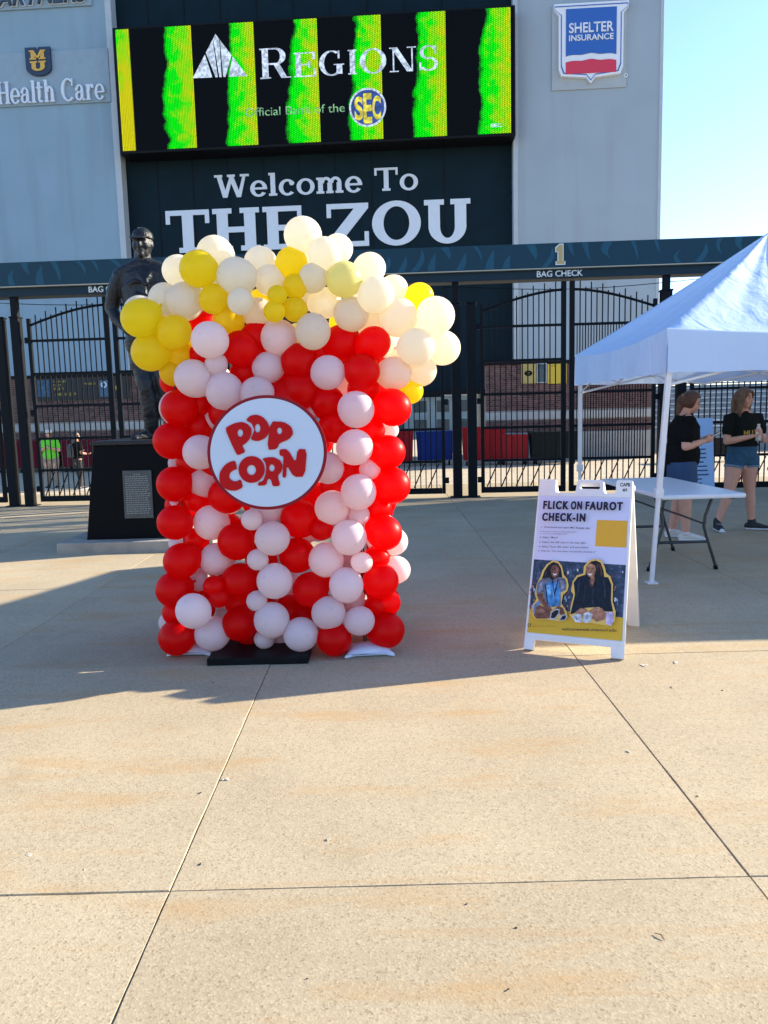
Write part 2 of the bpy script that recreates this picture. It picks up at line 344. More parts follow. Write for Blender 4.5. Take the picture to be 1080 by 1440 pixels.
# chips, pits and bits of debris in the paving, where the photo shows them
m_chip = mat('chip', (.5, .45, .36), .9, var=.4, vscale=90); m_dark = mat('pit', (.05, .04, .035), .9, var=.3, vscale=60)
for px, py, r, dk in ((316, 1097, .02, 0), (282, 1116, .012, 1), (40, 1203, .013, 0), (461, 1181, .009, 0), (283, 1215, .009, 1), (726, 1304, .008, 1), (713, 1392, .007, 1), (906, 936, .03, 0), (952, 932, .028, 0), (120, 1223, .007, 0), (944, 967, .014, 1), (657, 1272, .006, 1), (432, 1377, .004, 1), (1017, 971, .01, 1), (884, 1057, .012, 0), (300, 960, .012, 1), (980, 1120, .006, 1)):
    p = G(px, py); bm = NB()
    for q in range(5 if not dk else 2):
        a = rs.uniform(0, 6.3); ell(bm, (math.cos(a) * r * .5, math.sin(a) * r * .5, .0015), (r * rs.uniform(.25, .6), r * rs.uniform(.2, .45), .0022), (0, 0, a), 8)
    o = obj('chip', bm, m_dark if dk else m_chip, pav, True, loc=p)
bm = NB(); tube(bm, [(-.016, 0, .004), (0, .004, .007), (.014, -.003, .003)], [.0012, .0018, .001], 6)
tag(obj('twig', bm, m_dark, None, True, loc=G(928, 1318), rot=(0, 0, -.9)), 'tiny dark twig lying on the sunlit concrete at lower right', 'twig')

# ================================================================== FACADE OF THE STADIUM (behind the gates)
FA = Plane(30.0, 3.6)
fr = -FA.a
m_wall = mat('panel_wall', (.225, .335, .42), .7, var=.05, vscale=.6, bump=.08, bscale=60, dirt=((.17, .22, .26), 1.6, .45, .07))
m_wall2 = mat('panel_wall_right', (.31, .375, .43), .7, var=.05, vscale=.6, bump=.08, bscale=60, dirt=((.23, .25, .27), 1.6, .45, .07))
m_navy = mat('navy_cladding', (.004, .015, .023), .65, var=.15, vscale=1.5, spec=.12)
m_trim = mat('wall_trim', (.4, .45, .49), .5, var=.05)
m_black = mat('black_frame', (.006, .007, .009), .5, var=.2, vscale=8, spec=.12)
m_lwhite = mat('letter_white', (.62, .68, .76), .5, var=.03, vscale=5)
GZ = -.45
def fthing(name, label, cat): return thing(name, label, cat, FA.o, FA.a)
def fh(px, py, off=0): return FA.hit(px, py, off)
uL, _ = fh(168, 200); uR, _ = fh(722, 200); uE, _ = fh(930.5, 170)
zb1 = 3.25
wl = fthing('stadium_building', 'tall blue-grey scoreboard building with navy centre bay behind the gates', 'building')
bm = NB(); box(bm, uL - 14, 0, zb1, uL, 6, 21); obj('wall', bm, m_wall, wl)
bm = NB(); box(bm, uR, 0, zb1, uE, 5.5, 21); obj('wall', bm, m_wall2, wl)
zc = fh(600, 552)[1]
bm = NB(); box(bm, uL + .003, .45, zc, uR - .003, 5, 21); obj('centre_bay', bm, m_navy, wl)
bm = NB(); box(bm, uL - .22, -.03, zb1 + .03, uL + .01, .6, 21, .01); obj('corner_trim', bm, m_trim, wl)
bm = NB(); box(bm, uR - .01, -.03, zb1 + .03, uR + .16, .6, 21, .01); obj('corner_trim', bm, m_trim, wl)
bm = NB(); box(bm, uE - .1, -.02, zb1 + .03, uE + .02, .3, 21, .01); obj('corner_trim', bm, m_trim, wl)
for uu in [uL + 1.2 + 1.35 * k for k in range(9)]:
    bm = NB(); box(bm, uu, .435, zc + .02, uu + .03, .452, 20.9); obj('bay_seam', bm, m_black, wl)
# soffit brackets where the navy bay ends above the passage
bm = NB(); v = [(uR - 2.1, zc), (uR + .02, zc), (uR + .02, zc + .01), (uR - 2.1, zc + .01)]
box(bm, uL, .2, zc - .1, uR, .45, zc + .06); obj('soffit_beam', bm, m_black, wl)

def sign_panel(parent, name, px0, py0, px1, py1, mtl, th=.06):
    u0, z1 = fh(px0, py0); u1, z0 = fh(px1, py1); bm = NB(); box(bm, u0, -th, z0, u1, -.002, z1, .008); return obj(name, bm, mtl, parent), u0, u1, z0, z1
# "...ARTNERS" sign
sp = fthing('partners_sign', 'raised wall sign with dark italic letters ending in ARTNERS at the top left', 'sign')
m_pan = mat('sign_panel', (.245, .335, .405), .6, var=.05)
u1, z0 = fh(130, 8.5); z1 = z0 + .85; u0 = u1 - 4.4
bm = NB(); box(bm, u0, -.07, z0, u1, -.002, z1 + .2, .01); obj('panel', bm, m_pan, sp)
m_edge = mat('letter_edge', (.55, .62, .68), .5)
for nm, mm, bo, yy in (('letter_edging', m_edge, .05, -.075), ('lettering', mat('letter_navy', (.012, .05, .1), .5), .015, -.13)):
    obj(nm, text_bm('PARTNERS', .52, u1 - .12, z0 + .11, 3.7, 'RIGHT', bo, .05, .25, y=yy), mm, sp)
# Health Care sign with MU shield
sp = fthing('health_care_sign', 'raised wall sign with white serif Health Care letters below a gold and navy shield', 'sign')
ua, za = fh(152, 68); ub, zb = fh(152, 144)
bm = NB(); box(bm, ua - 6.2, -.06, zb, ua, -.002, za, .008); obj('panel', bm, m_pan, sp)
u0, z0 = fh(150, 142.5); _, z1 = fh(88, 116.5)
cw = u0 - fh(82, 130)[0]
tot = cw / .445; 
for c, b_ in slab_text('Health Care', u0 - tot, u0, z0 + .03, z1 + .08, gap=.05, ext=.09, s=.19, t=.07, b=.06, e=.06):
    for v in b_.verts: v.co.y -= .061
    obj('letter', b_, m_lwhite, sp)
uc, zt = fh(55, 69); ud, zd = fh(55, 109)
hw = (fh(73, 90)[0] - fh(38, 90)[0]) / 2; hh = zt - zd
def shield(k, top_notch=True):
    pts = [(-hw*k, hh*.5*k)]
    if top_notch: pts += [(-hw*.12, hh*.5*k), (0, hh*.44*k), (hw*.12, hh*.5*k)]
    pts += [(hw*k, hh*.5*k), (hw*k, -hh*.22*k)]
    pts += [(hw*k*math.cos(R(a)), -hh*.22*k - hh*.28*k*math.sin(R(a))) for a in range(10, 180, 10)]
    pts += [(-hw*k, -hh*.22*k)]
    return [[(uc + x, (zt+zd)/2 + y) for x, y in pts]]
b_ = flat_mesh([shield(1)], .1)
for v in b_.verts: v.co.y -= .062
obj('shield', b_, mat('shield_navy', (.012, .03, .07), .5), sp)
m_gold = mat('gold_paint', (.62, .38, .06), .5)
for c, za_, zb_, kk in (('M', .06, .38, .64), ('U', -.34, .0, .64)):
    for _, b_ in slab_text(c, uc - hw*kk, uc + hw*kk, (zt+zd)/2 + hh*za_, (zt+zd)/2 + hh*zb_, ext=.02, s=.3, t=.2, b=.16, e=.1):
        for v in b_.verts: v.co.y -= .165
        obj('letter', b_, m_gold, sp)
# Shelter insurance shield
sp = fthing('insurance_sign', 'blue, white and red shield sign lettered SHELTER INSURANCE on the right wall', 'sign')
a0, a1 = fh(776, 10), fh(880, 123)
bm = NB(); box(bm, a0[0], -.05, a1[1], a1[0], -.002, a0[1], .006); obj('panel', bm, mat('pale_panel', (.36, .4, .43), .6, var=.04), sp)
s0, s1 = fh(778, 10), fh(881, 118); W_, H_ = s1[0] - s0[0], s0[1] - s1[1]
def SH(pts): return [[(s0[0] + x * W_, s1[1] + y * H_) for x, y in pts]]
def sh_out(i):
    return [(0+i*.3, 1-i), (1-i*.3, 1-i), (1-i*.3, .93), (.935-i, .86), (.935-i, .2+i), (.9-i, .11+i), (.56, .08+i), (.5, 0+i*1.3), (.44, .08+i), (.1+i, .11+i), (.065+i, .2+i), (.065+i, .86), (0+i*.3, .93)]
def addflat(nm, pcs, ext, y, mm, par):
    b_ = flat_mesh(pcs, ext, .003)
    for v in b_.verts: v.co.y -= y
    return obj(nm, b_, mm, par)
m_sw = mat('sign_white', (.72, .75, .8), .45, var=.02); m_sb = mat('sign_blue', (.02, .11, .42), .45); m_sr = mat('sign_red', (.62, .03, .07), .45)
addflat('shield', [SH(sh_out(0))], .14, .05, m_sw, sp)
o2 = sh_out(.028); o3 = sh_out(.04)
addflat('blue_outline', [[SH(o2)[0], SH(o3)[0]]], .01, .191, m_sb, sp)
wave = [(.16 + .68*k/20, .36 - .04*math.sin(k/20*math.pi*2+.3) if False else .345 + .055*math.exp(-((k/20-.5)/.16)**2) - .02*math.cos((k/20-.5)*9)) for k in range(21)]
addflat('blue_field', [SH([(.16, .93), (.84, .93)] + wave[::-1])], .02, .191, m_sb, sp)
addflat('red_field', [SH([(x, y - .075) for x, y in wave] + [(.84, .13), (.16, .13)])], .02, .191, m_sr, sp)
for s, zz, hh_, ww in (('SHELTER', .635, .125, .6), ('INSURANCE', .535, .075, .6)):
    obj('lettering', text_bm(s, H_*hh_, s0[0] + W_*.5, s1[1] + H_*zz, W_*ww, 'CENTER', .02, .012, y=-.212), m_sw, sp)
addflat('trademark_ring', [ring(s0[0] + W_*.985, s1[1] + H_*.1, .07, .07, .05, .05, 0, 360, 16)], .02, .05, m_sw, sp)

# ---- LED screen
LED = fthing('led_screen', 'wide LED screen with green stripes and the white word REGIONS', 'screen')
OFF = -.55
c0 = FA.hit(163, 42, OFF); c1 = FA.hit(722, 10, OFF); c2 = FA.hit(172, 212, OFF); c3 = FA.hit(722, 187, OFF)
lu0, lu1 = (c0[0] + c2[0]) / 2, c1[0]; lz1, lz0 = (c0[1] + c1[1]) / 2, (c2[1] + c3[1]) / 2
LW, LH = lu1 - lu0, lz1 - lz0
bm = NB(); box(bm, lu0 - .12, OFF + .01, lz0 - .1, lu1 + .06, .44, lz1 + .08, .02); obj('housing', bm, m_black, LED)
def led_mat():
    m = bpy.data.materials.new('led_picture'); m.use_nodes = True; n = m.node_tree.nodes; l = m.node_tree.links; b = n['Principled BSDF']
    tc = n.new('ShaderNodeTexCoord'); sx = n.new('ShaderNodeSeparateXYZ'); l.new(tc.outputs['Object'], sx.inputs[0])
    def mth(op, a, b_=None, c=None):
        q = n.new('ShaderNodeMath'); q.operation = op
        for i, v in enumerate((a, b_, c)):
            if v is None: continue
            if isinstance(v, (int, float)): q.inputs[i].default_value = v
            else: l.new(v, q.inputs[i])
        return q.outputs[0]
    X, Z = sx.outputs[0], sx.outputs[2]
    u = mth('DIVIDE', X, LW); v = mth('DIVIDE', Z, LH)
    no = n.new('ShaderNodeTexNoise'); no.inputs['Scale'].default_value = .9; no.inputs['Detail'].default_value = 5; no.inputs['Roughness'].default_value = .6; l.new(tc.outputs['Object'], no.inputs['Vector'])
    per = .1597
    ph = mth('FRACT', mth('DIVIDE', mth('SUBTRACT', u, .104 - per), per))       # 0 at the left edge of a stripe
    phr = ph
    edge = mth('MULTIPLY', mth('SUBTRACT', no.outputs[0], .42), .36)
    lsoft = n.new('ShaderNodeMapRange'); l.new(mth('SUBTRACT', phr, mth('ADD', mth('ADD', edge, .02), mth('MULTIPLY', v, .12))), lsoft.inputs[0]); lsoft.inputs[1].default_value = -.02; lsoft.inputs[2].default_value = .05; le = lsoft.outputs[0] ; re = mth('LESS_THAN', phr, .565)
    on = mth('MULTIPLY', le, re); 
    # dot pattern
    dx = mth('FRACT', mth('MULTIPLY', X, 17)); dz = mth('FRACT', mth('ADD', mth('MULTIPLY', Z, 15), mth('MULTIPLY', X, 8.0)))
    dot = mth('MULTIPLY', mth('SINE', mth('MULTIPLY', dx, math.pi)), mth('SINE', mth('MULTIPLY', dz, math.pi)))
    dot = mth('ADD', mth('MULTIPLY', dot, 1.15), .22)
    fine0 = n.new('ShaderNodeTexNoise'); fine0.inputs['Scale'].default_value = 3; fine0.inputs['Detail'].default_value = 8; l.new(tc.outputs['Object'], fine0.inputs['Vector'])
    yel = mth('ADD', mth('MULTIPLY', mth('SUBTRACT', phr, .24), 2.3), mth('MULTIPLY', mth('SUBTRACT', fine0.outputs[0], .5), 2.2))
    yel = mth('ADD', yel, mth('MULTIPLY', mth('MAXIMUM', mth('SUBTRACT', .08, u), 0.0), mth('MULTIPLY', mth('SUBTRACT', .85, v), 25.0)))
    mx = n.new('ShaderNodeMix'); mx.data_type = 'RGBA'; mx.clamp_factor = True; l.new(yel, mx.inputs[0]); mx.inputs[6].default_value = (.0, 1, .0, 1); mx.inputs[7].default_value = (.75, .72, .0, 1)
    fine = n.new('ShaderNodeTexNoise'); fine.inputs['Scale'].default_value = 14; fine.inputs['Detail'].default_value = 2; l.new(tc.outputs['Object'], fine.inputs['Vector'])
    s = mth('MULTIPLY', mth('MULTIPLY', on, dot), mth('ADD', fine.outputs[0], .5))
    l.new(mx.outputs[2], b.inputs['Emission Color']); l.new(mth('MULTIPLY', s, .4), b.inputs['Emission Strength'])
    b.inputs['Base Color'].default_value = (.002, .0025, .004, 1); b.inputs['Roughness'].default_value = .6; b.inputs['Specular IOR Level'].default_value = .08
    return m
bm = NB(); box(bm, 0, 0, 0, LW, .012, LH)
scr = obj('display', bm, led_mat(), LED, loc=(lu0, OFF - .012, lz0))
def ledwhite(name, col, st, sc=9.5):
    m = bpy.data.materials.new(name); m.use_nodes = True; n = m.node_tree.nodes; l = m.node_tree.links; b = n['Principled BSDF']
    tc = n.new('ShaderNodeTexCoord'); no = n.new('ShaderNodeTexNoise'); no.inputs['Scale'].default_value = sc; no.inputs['Detail'].default_value = 3; l.new(tc.outputs['Object'], no.inputs['Vector'])
    mr = n.new('ShaderNodeMapRange'); mr.inputs[1].default_value = .4; mr.inputs[2].default_value = .62; mr.inputs[3].default_value = st * .45; mr.inputs[4].default_value = st; l.new(no.outputs[0], mr.inputs[0])
    l.new(mr.outputs[0], b.inputs['Emission Strength']); b.inputs['Emission Color'].default_value = (*col, 1); b.inputs['Base Color'].default_value = (.02, .02, .02, 1); return m
m_lw = ledwhite('led_white', (.62, .75, .95), .42); m_lb = ledwhite('led_blue', (.02, .1, .55), .25); m_ly = ledwhite('led_yellow', (.8, .72, .05), .45); m_ldim = ledwhite('led_dim', (.3, .7, .35), .3)
def lh(px, py): return FA.hit(px, py, OFF - .02)
def lput(nm, b_, mm, y=.02):
    for v in b_.verts: v.co.y += OFF - y
    return obj(nm, b_, mm, LED)
# triangle logo with rays
A_, B_, C_ = lh(303, 48), lh(271, 110), lh(348, 107)
def tri(p, q, r): return [[p, q, r]]
def lerp(a, b_, t): return (a[0] + (b_[0] - a[0]) * t, a[1] + (b_[1] - a[1]) * t)
base_pts = [0, .41, .47, .50, .54, .56, .60, .67, 1.0]
pcs = [tri(lerp(A_, B_, .46), B_, lerp(B_, C_, .36)), [[lerp(A_, B_, .42), lerp(B_, C_, .42), lerp(B_, C_, .46), lerp(A_, B_, .12)]], [[A_, lerp(A_, B_, .1), lerp(B_, C_, .49), lerp(B_, C_, .53), lerp(A_, C_, .12)]],
       [[lerp(A_, C_, .14), lerp(B_, C_, .56), lerp(B_, C_, .6), lerp(A_, C_, .5)]], tri(lerp(A_, C_, .54), lerp(B_, C_, .66), C_)]
lput('logo_triangle', flat_mesh(pcs, .006, .002), m_lw)
p0, p1 = lh(366, 105), lh(616, 96); pt = lh(366, 60)
for c, b_ in slab_text('REGIONS', p0[0], p1[0], (p0[1] + p1[1]) / 2 - .1, (p0[1] + p1[1]) / 2 - .1 + (pt[1] - p0[1]) * .95, gap=.1, ext=.006, step=.001, small=.8, s=.19, t=.055, b=.045, e=.07):
    lput('letter', b_, m_lw)
# screen dark patch that cuts the middle of the G, as on the photographed frame
a, b_ = lh(345, 164), lh(485, 158)
lput('lettering', text_bm('Official Bank of the', .3, a[0], a[1], b_[0] - a[0], 'LEFT', 0, .004), m_ldim, .02)
cc = lh(517, 151); rr = lh(543, 151)[0] - cc[0]
lput('emblem_ring', flat_mesh([ring(cc[0], cc[1], rr, rr, rr*.9, rr*.9, 0, 360, 40)], .004), m_lw, .02)
lput('emblem_disc', flat_mesh([ell2(cc[0], cc[1], rr*.9, n=40)], .004), m_lb, .018)
for i, ch in enumerate('SEC'):
    hgt = rr * (1.15 if i != 1 else 1.5)
    lput('emblem_letter', text_bm(ch, hgt, cc[0] + (i - 1) * rr * .48, cc[1] - hgt / 2, rr * .46, 'CENTER', .035, .004), m_ly, .026)
a = lh(690, 179); lput('emblem_letter', text_bm('SEC', .12, a[0], a[1], .4, 'LEFT', .02, .004), m_lw, .02)
# ---- Welcome To THE ZOU
WZ = fthing('welcome_lettering', 'large pale slab letters reading Welcome To THE ZOU on the navy bay', 'lettering')
OB = .45
a = FA.hit(303, 281, OB); b_ = FA.hit(588, 263, OB); h1 = FA.hit(520, 237, OB); h0 = FA.hit(520, 268, OB)
zc_ = (a[1] + b_[1]) / 2; cap = h1[1] - h0[1]
for c, q in slab_text('Welcome To', a[0], b_[0], zc_ - .02, zc_ + cap * 1.02, ext=.03, s=.19, t=.1, b=.1, e=.07):
    for v in q.verts: v.co.y += OB - .001
    obj('letter', q, m_lwhite, WZ)
a = FA.hit(236, 356, OB); b_ = FA.hit(662, 341, OB); t0 = FA.hit(236, 297, OB); t1 = FA.hit(662, 279, OB)
for c, q in slab_text('THE ZOU', a[0], b_[0], (a[1] + b_[1]) / 2, (t0[1] + t1[1]) / 2, ext=.03, s=.235, t=.13, b=.12, e=.085):
    for v in q.verts: v.co.y += OB - .001
    obj('letter', q, m_lwhite, WZ)

# ---- brick bases with stone band, built course by course
m_brick = mat('brick', (.13, .062, .055), .85, var=.2, vscale=6, island=.45, bump=.3, bscale=80)
m_mortar = mat('mortar', (.3, .27, .25), .95, var=.15, vscale=10)
m_stone = mat('stone_band', (.42, .40, .37), .8, var=.1, vscale=4)
m_cbase = mat('base_concrete', (.33, .32, .30), .9, var=.12, vscale=3, bump=.2)
def brick_base(label, ua, ub, zt, depth=5.5):
    t = fthing('brick_building', label, 'building')
    bm = NB(); box(bm, ua, .03, GZ, ub, depth, zt - .05); obj('wall', bm, m_mortar, t)
    bm = NB(); rz = random.Random(3); z = .62; row = 0
    while z < zt - .1:
        if 1.04 < z < 1.38: z += .075; row += 1; continue
        u = ua - (.105 if row % 2 else 0)
        while u < ub - .02:
            a_, c_ = max(u, ua) + .004, min(u + .2, ub)
            if c_ - a_ > .03: box(bm, a_, rz.uniform(.0, .012), z, c_, .034, z + .062)
            u += .21
        z += .075; row += 1
    o = obj('brickwork', bm, m_brick, t); tag(o, kind='stuff')
    bm = NB(); box(bm, ua - .02, -.03, 1.1, ub + .02, .2, 1.38, .01); obj('stone_band', bm, m_stone, t)
    bm = NB(); box(bm, ua - .02, -.06, GZ, ub + .02, .2, .6, .01); obj('plinth', bm, m_cbase, t)
    bm = NB(); box(bm, ua - .04, -.05, zt - .1, ub + .04, depth + .05, zt + .015, .01); obj('coping', bm, m_black, t)
    return t
uBL = fh(262, 560)[0]; uBR = fh(683, 560)[0]; uB2 = fh(917, 560)[0]
brick_base('long brick base wall with banners behind the left gate', uL - 13, uBL, zb1)
bb = brick_base('brick base wall with yellow banners behind the right gate', uBR, uB2, zb1)
# banner on the left base
bn = fthing('wall_banner', 'black banner with blue portraits and yellow lettering on the left brick base', 'banner')
def fb(px, py): return FA.hit(px, py, -.06)
a, b_ = fb(42, 533), fb(182, 556)
bm = NB(); box(bm, a[0], -.05, b_[1] - .12, b_[0], -.035, a[1], .0); obj('cloth', bm, mat('banner_black', (.012, .012, .014), .6), bn)
for x0, x1, cl in ((52, 70, (.03, .09, .16)), (139, 153, (.06, .12, .2)), (155, 158, (.03, .07, .12))):
    p, q = fb(x0, 534), fb(x1, 556); bm = NB(); box(bm, p[0], -.056, q[1] - .05, q[0], -.051, p[1] - .03); obj('portrait', bm, mat('portrait_blue%d' % x0, cl, .6, var=.6, vscale=9), bn)
m_by = mat('banner_yellow', (.5, .36, .04), .6)
for k, s in enumerate(('11.14.21', '12.19', '39.211')):
    p = fb(75, 536 + 5.2 * k); obj('lettering', text_bm(s, .085, p[0], p[1] - .06, (.48, .34, .4)[k], 'LEFT', .02, .002, y=-.052), m_by, bn)
p = fb(77, 556); obj('lettering', text_bm('- ND 10 21 9', .11, p[0], p[1] - .02, .85, 'LEFT', .02, .002, y=-.052), m_by, bn)
p = fb(118, 541); obj('lettering', text_bm('TIGERS', .07, p[0], p[1], .45, 'LEFT', .02, .002, y=-.052), m_by, bn)
p = fb(146, 541); addflat('emblem', [ring(p[0], p[1], .12, .12, .07, .07, 0, 360, 20)], .004, .057, m_lwhite, bn)
p = fb(167, 545); addflat('emblem', [ring(p[0], p[1], .14, .14, .05, .05, 0, 360, 20)], .004, .052, m_by, bn)
# yellow banners on the right base
m_ye = mat('banner_gold', (.62, .43, .035), .6, var=.06)
for x0, x1, lb in ((733, 754, 'tan-gold banner with a dark emblem, left one on the right brick base'), (770, 797, 'bright yellow banner, right one on the right brick base')):
    t = fthing('gold_banner', lb, 'banner'); t['group'] = 'gold banners on the brick base'
    p, q = fb(x0, 512), fb(x1, 539)
    bm = NB(); box(bm, p[0], -.06, q[1], q[0], -.036, p[1]); obj('cloth', bm, m_ye if x0 > 760 else mat('banner_tan', (.42, .32, .1), .6, var=.1), t)
    if x0 < 760:
        c_ = fb(743, 525); addflat('emblem', [ring(c_[0], c_[1], .15, .1, .07, .04, 0, 360, 20), Rc(c_[0] - .12, c_[1] - .02, c_[0] + .12, c_[1] + .02)], .003, .061, m_black, t)
    else:
        for k in range(2):
            c_ = fb(776 + k * 13, 516); obj('lettering', text_bm('11', .07, c_[0], c_[1], .1, 'LEFT', .01, .002, y=-.061), m_black, t)
t = fthing('wall_window', 'small dark window between the two gold banners', 'window')
p, q = fb(756, 512), fb(768, 537)
bm = NB(); box(bm, p[0], -.03, q[1], q[0], -.02, p[1]); obj('pane', bm, mat('window_glass', (.05, .08, .1), .12, var=.2, vscale=6), t)
for aa in ((p[0] - .03, q[1] - .03, q[0] + .03, q[1]), (p[0] - .03, p[1], q[0] + .03, p[1] + .03), (p[0] - .03, q[1], p[0], p[1]), (q[0], q[1], q[0] + .03, p[1])):
    bm = NB(); box(bm, aa[0], -.05, aa[1], aa[2], .0, aa[3]); obj('frame', bm, m_trim, t)

# ---- seen through the passage and past the right end: distant stand, low building, carts
def far_building(name, label, x0, x1, y, z0, z1, mm, rows=2):
    t = thing(name, label, 'building', ((x0 + x1) / 2, y, 0)); hw_ = (x1 - x0) / 2
    bm = NB(); box(bm, -hw_, 0, z0, hw_, 6, z1); obj('wall', bm, mm, t)
    bm = NB(); box(bm, -hw_ - .2, -.4, z1, hw_ + .2, 6.3, z1 + .3, .02); obj('roof', bm, mat('pale_roof', (.55, .57, .6), .6, var=.08), t)
    n_ = int((x1 - x0) / 1.6)
    for r_ in range(rows):
        for k in range(n_):
            zz = z0 + .5 + r_ * (z1 - z0 - .3) / rows; u = -hw_ + (k + .25) * (x1 - x0) / n_
            bm = NB(); box(bm, u, -.04, zz, u + .9, .02, zz + (z1 - z0) / rows * .55); obj('window', bm, mat('far_glass', (.03, .06, .08), .15, var=.3, vscale=1), t)
    return t
far_building('far_building', 'low bluish building with windows seen through the passage', -8, 12, 58, GZ, 2.6, mat('far_wall', (.2, .28, .33), .8, var=.1, vscale=2))
t = thing('seating_stand', 'grey-blue seating stand behind the fence at the right edge', 'stand', (16.5, 32, 0), -.1)
m_stand = mat('stand_grey', (.16, .2, .24), .7, var=.3, vscale=2)
for k in range(9):
    bm = NB(); box(bm, -5.5, k * .7, GZ, 12, k * .7 + .68, 0.5 + k * .24, .01); obj('step', bm, m_stand, t)
    bm = NB(); box(bm, -5.4, k * .7 + .2, .55 + k * .24, 11.9, k * .7 + .5, .62 + k * .24, .01); obj('bench', bm, mat('bench_metal', (.35, .4, .45), .4, var=.2), t)
def barrier(x, y, rz, n, label):
    t = thing('crowd_barrier', label, 'barrier', (x, y, GZ), rz)
    mm = mat('galvanised', (.4, .42, .45), .4, .6, var=.1)
    for z in (.15, 1.05): bm = NB(); cyl(bm, (-1.1, 0, z), (1.1, 0, z), .02, 8); obj('rail', bm, mm, t, True)
    bm = NB(); cyl(bm, (0, 0, .15), (0, 0, 1.05), .009, 6); me = bpy.data.meshes.new('bar'); bm.to_mesh(me); bm.free()
    for k in range(n): link('bar', me, mm if k == 0 else None, t, ((-1.1 + 2.2 * k / (n - 1)), 0, 0))
    for s in (-.8, .8): bm = NB(); box(bm, s - .02, -.3, 0, s + .02, .3, .03); obj('foot', bm, mm, t)
for k in range(2): barrier(.2 + 2.5 * k, 34, .05, 17, ('metal crowd barrier in the passage, the left one', 'metal crowd barrier in the passage, nearer the brick base')[k])

# carts / bins
def cart(name, label, px, pyb, wpx, hpx, col, cat='bin'):
    g = G(px, pyb, GZ); Y = g.y; W = wpx * Y / F * 1.02; H = hpx * Y / F
    t = thing(name, label, cat, (g.x, Y, GZ), -.04, 'wheeled tilt bins parked behind the gates'); D = .75
    mm = mat('plastic_%02d%02d%02d' % tuple(int(c * 99) for c in col), col, .55, var=.12, vscale=5, spec=.15, dirt=((col[0] * .4, col[1] * .4 + .01, col[2] * .4), 5, .5))
    z0 = .2; bm = NB(); frustum(bm, (-W*.46, 0, W*.46, D*.8, z0), (-W*.49, -.06, W*.49, D, H), .03); obj('tub', bm, mm, t)
    bm = NB(); box(bm, -W*.5, -.08, H - .07, W*.5, D + .02, H + .01, .015); obj('rim', bm, mm, t)
    nr = max(2, int(W / .3))
    for k in range(nr):
        u = -W*.42 + W*.84*k/(nr - 1); bm = NB(); frustum(bm, (u - .025, -.02, u + .025, .05, z0 + .03), (u - .025, -.085, u + .025, 0, H - .08)); obj('rib', bm, mm, t)
    for u in (-W*.38, W*.38):
        for y in (.08, D*.7):
            bm = NB(); cyl(bm, (u - .03, y, .1), (u + .03, y, .1), .1, 14); o = obj('wheel', bm, m_black, t, True)
            bm = NB(); box(bm, u - .05, y - .03, .16, u + .05, y + .03, z0 + .02); obj('caster_fork', bm, mat('galvanised', (.4, .42, .45), .4, .6), o)
    return t
RED = (.22, .004, .01); BLU = (.003, .022, .15); GRN = (.004, .009, .01); MAR = (.14, .005, .018)
cart('tilt_bin', 'red wheeled bin beside the balloon display, left of the blue one', 556, 657, 52, 50, RED)
cart('tilt_bin', 'blue wheeled bin behind the gate between two red ones', 612, 655, 52, 48, BLU)
cart('tilt_bin', 'tall bright red wheeled bin right of the gate post', 681, 655, 60, 54, RED)
cart('tilt_bin', 'darker red wheeled bin between the tall red bin and the dark green one', 724, 654, 38, 42, (.25, .01, .015))
cart('tilt_bin', 'dark green wheeled bin behind the canopy leg', 781, 653, 68, 46, GRN)
cart('tilt_bin', 'maroon wheeled bin at the left edge behind the post pair', -6, 666, 54, 45, MAR)
cart('tilt_bin', 'maroon wheeled bin hidden half behind the person in green', 52, 665, 56, 45, MAR)
cart('tilt_bin', 'maroon wheeled bin beside the statue pedestal behind the gate', 116, 664, 60, 45, MAR)
cart('tilt_bin', 'black wheeled bin behind the two volunteers', 1006, 650, 60, 34, (.012, .012, .014))

# ================================================================== ENTRANCE GATES AND BEAM
FE = Plane(13.62, 2.9)
m_iron = mat('painted_iron', (.004, .0065, .010), .55, var=.15, vscale=6, spec=.12)
m_teal = mat('teal_fascia', (.008, .042, .068), .5, var=.1, vscale=1, spec=.2)
m_teal2 = mat('teal_stripe', (.014, .08, .13), .5, var=.1, vscale=1, spec=.2)
m_teald = mat('teal_band', (.007, .025, .042), .5, var=.1, vscale=1, spec=.2)
def fe(px, py, off=0): return FE.hit(px, py, off)
zt = fe(540, 353)[1]; zl = fe(540, 387)[1]; zb = fe(540, 401)[1]
beam = thing('entrance_beam', 'long teal striped overhead beam lettered BAG CHECK above the gates', 'beam', FE.o, FE.a)
U0, U1 = -11, 9.5
bm = NB(); box(bm, U0, -.16, zl, U1, .3, zt, .006); obj('fascia', bm, m_teal, beam)
bm = NB(); box(bm, U0, -.1, zb, U1, .24, zl - .02, .005); obj('lower_band', bm, m_teald, beam)
bm = NB(); box(bm, U0, -.175, zl - .018, U1, .31, zl - .002); obj('edge_strip', bm, mat('strip_pale', (.4, .38, .3), .5), beam)
rt_ = random.Random(11); u = U0 + .2; pcs = []
while u < U1 - .3:                                          # tiger stripes printed on the fascia
    w_ = rt_.uniform(.05, .14); ln = rt_.uniform(.5, .97); cv = rt_.uniform(-.12, .12); top = rt_.random() < .5; H_ = zt - zl - .03
    A = []; B = []
    for k in range(9):
        s = k / 8; zz = (zt - .01 - H_ * ln * s) if top else (zl + .012 + H_ * ln * s)
        c = u + cv * math.sin(s * 2.6) + .08 * s; ww = w_ * (1 - s ** 2) * .5 + .004; A.append((c - ww, zz)); B.append((c + ww, zz))
    pcs.append([A + B[::-1]]); u += rt_.uniform(.2, .42)
b_ = flat_mesh(pcs, .001)
for v in b_.verts: v.co.y -= .161
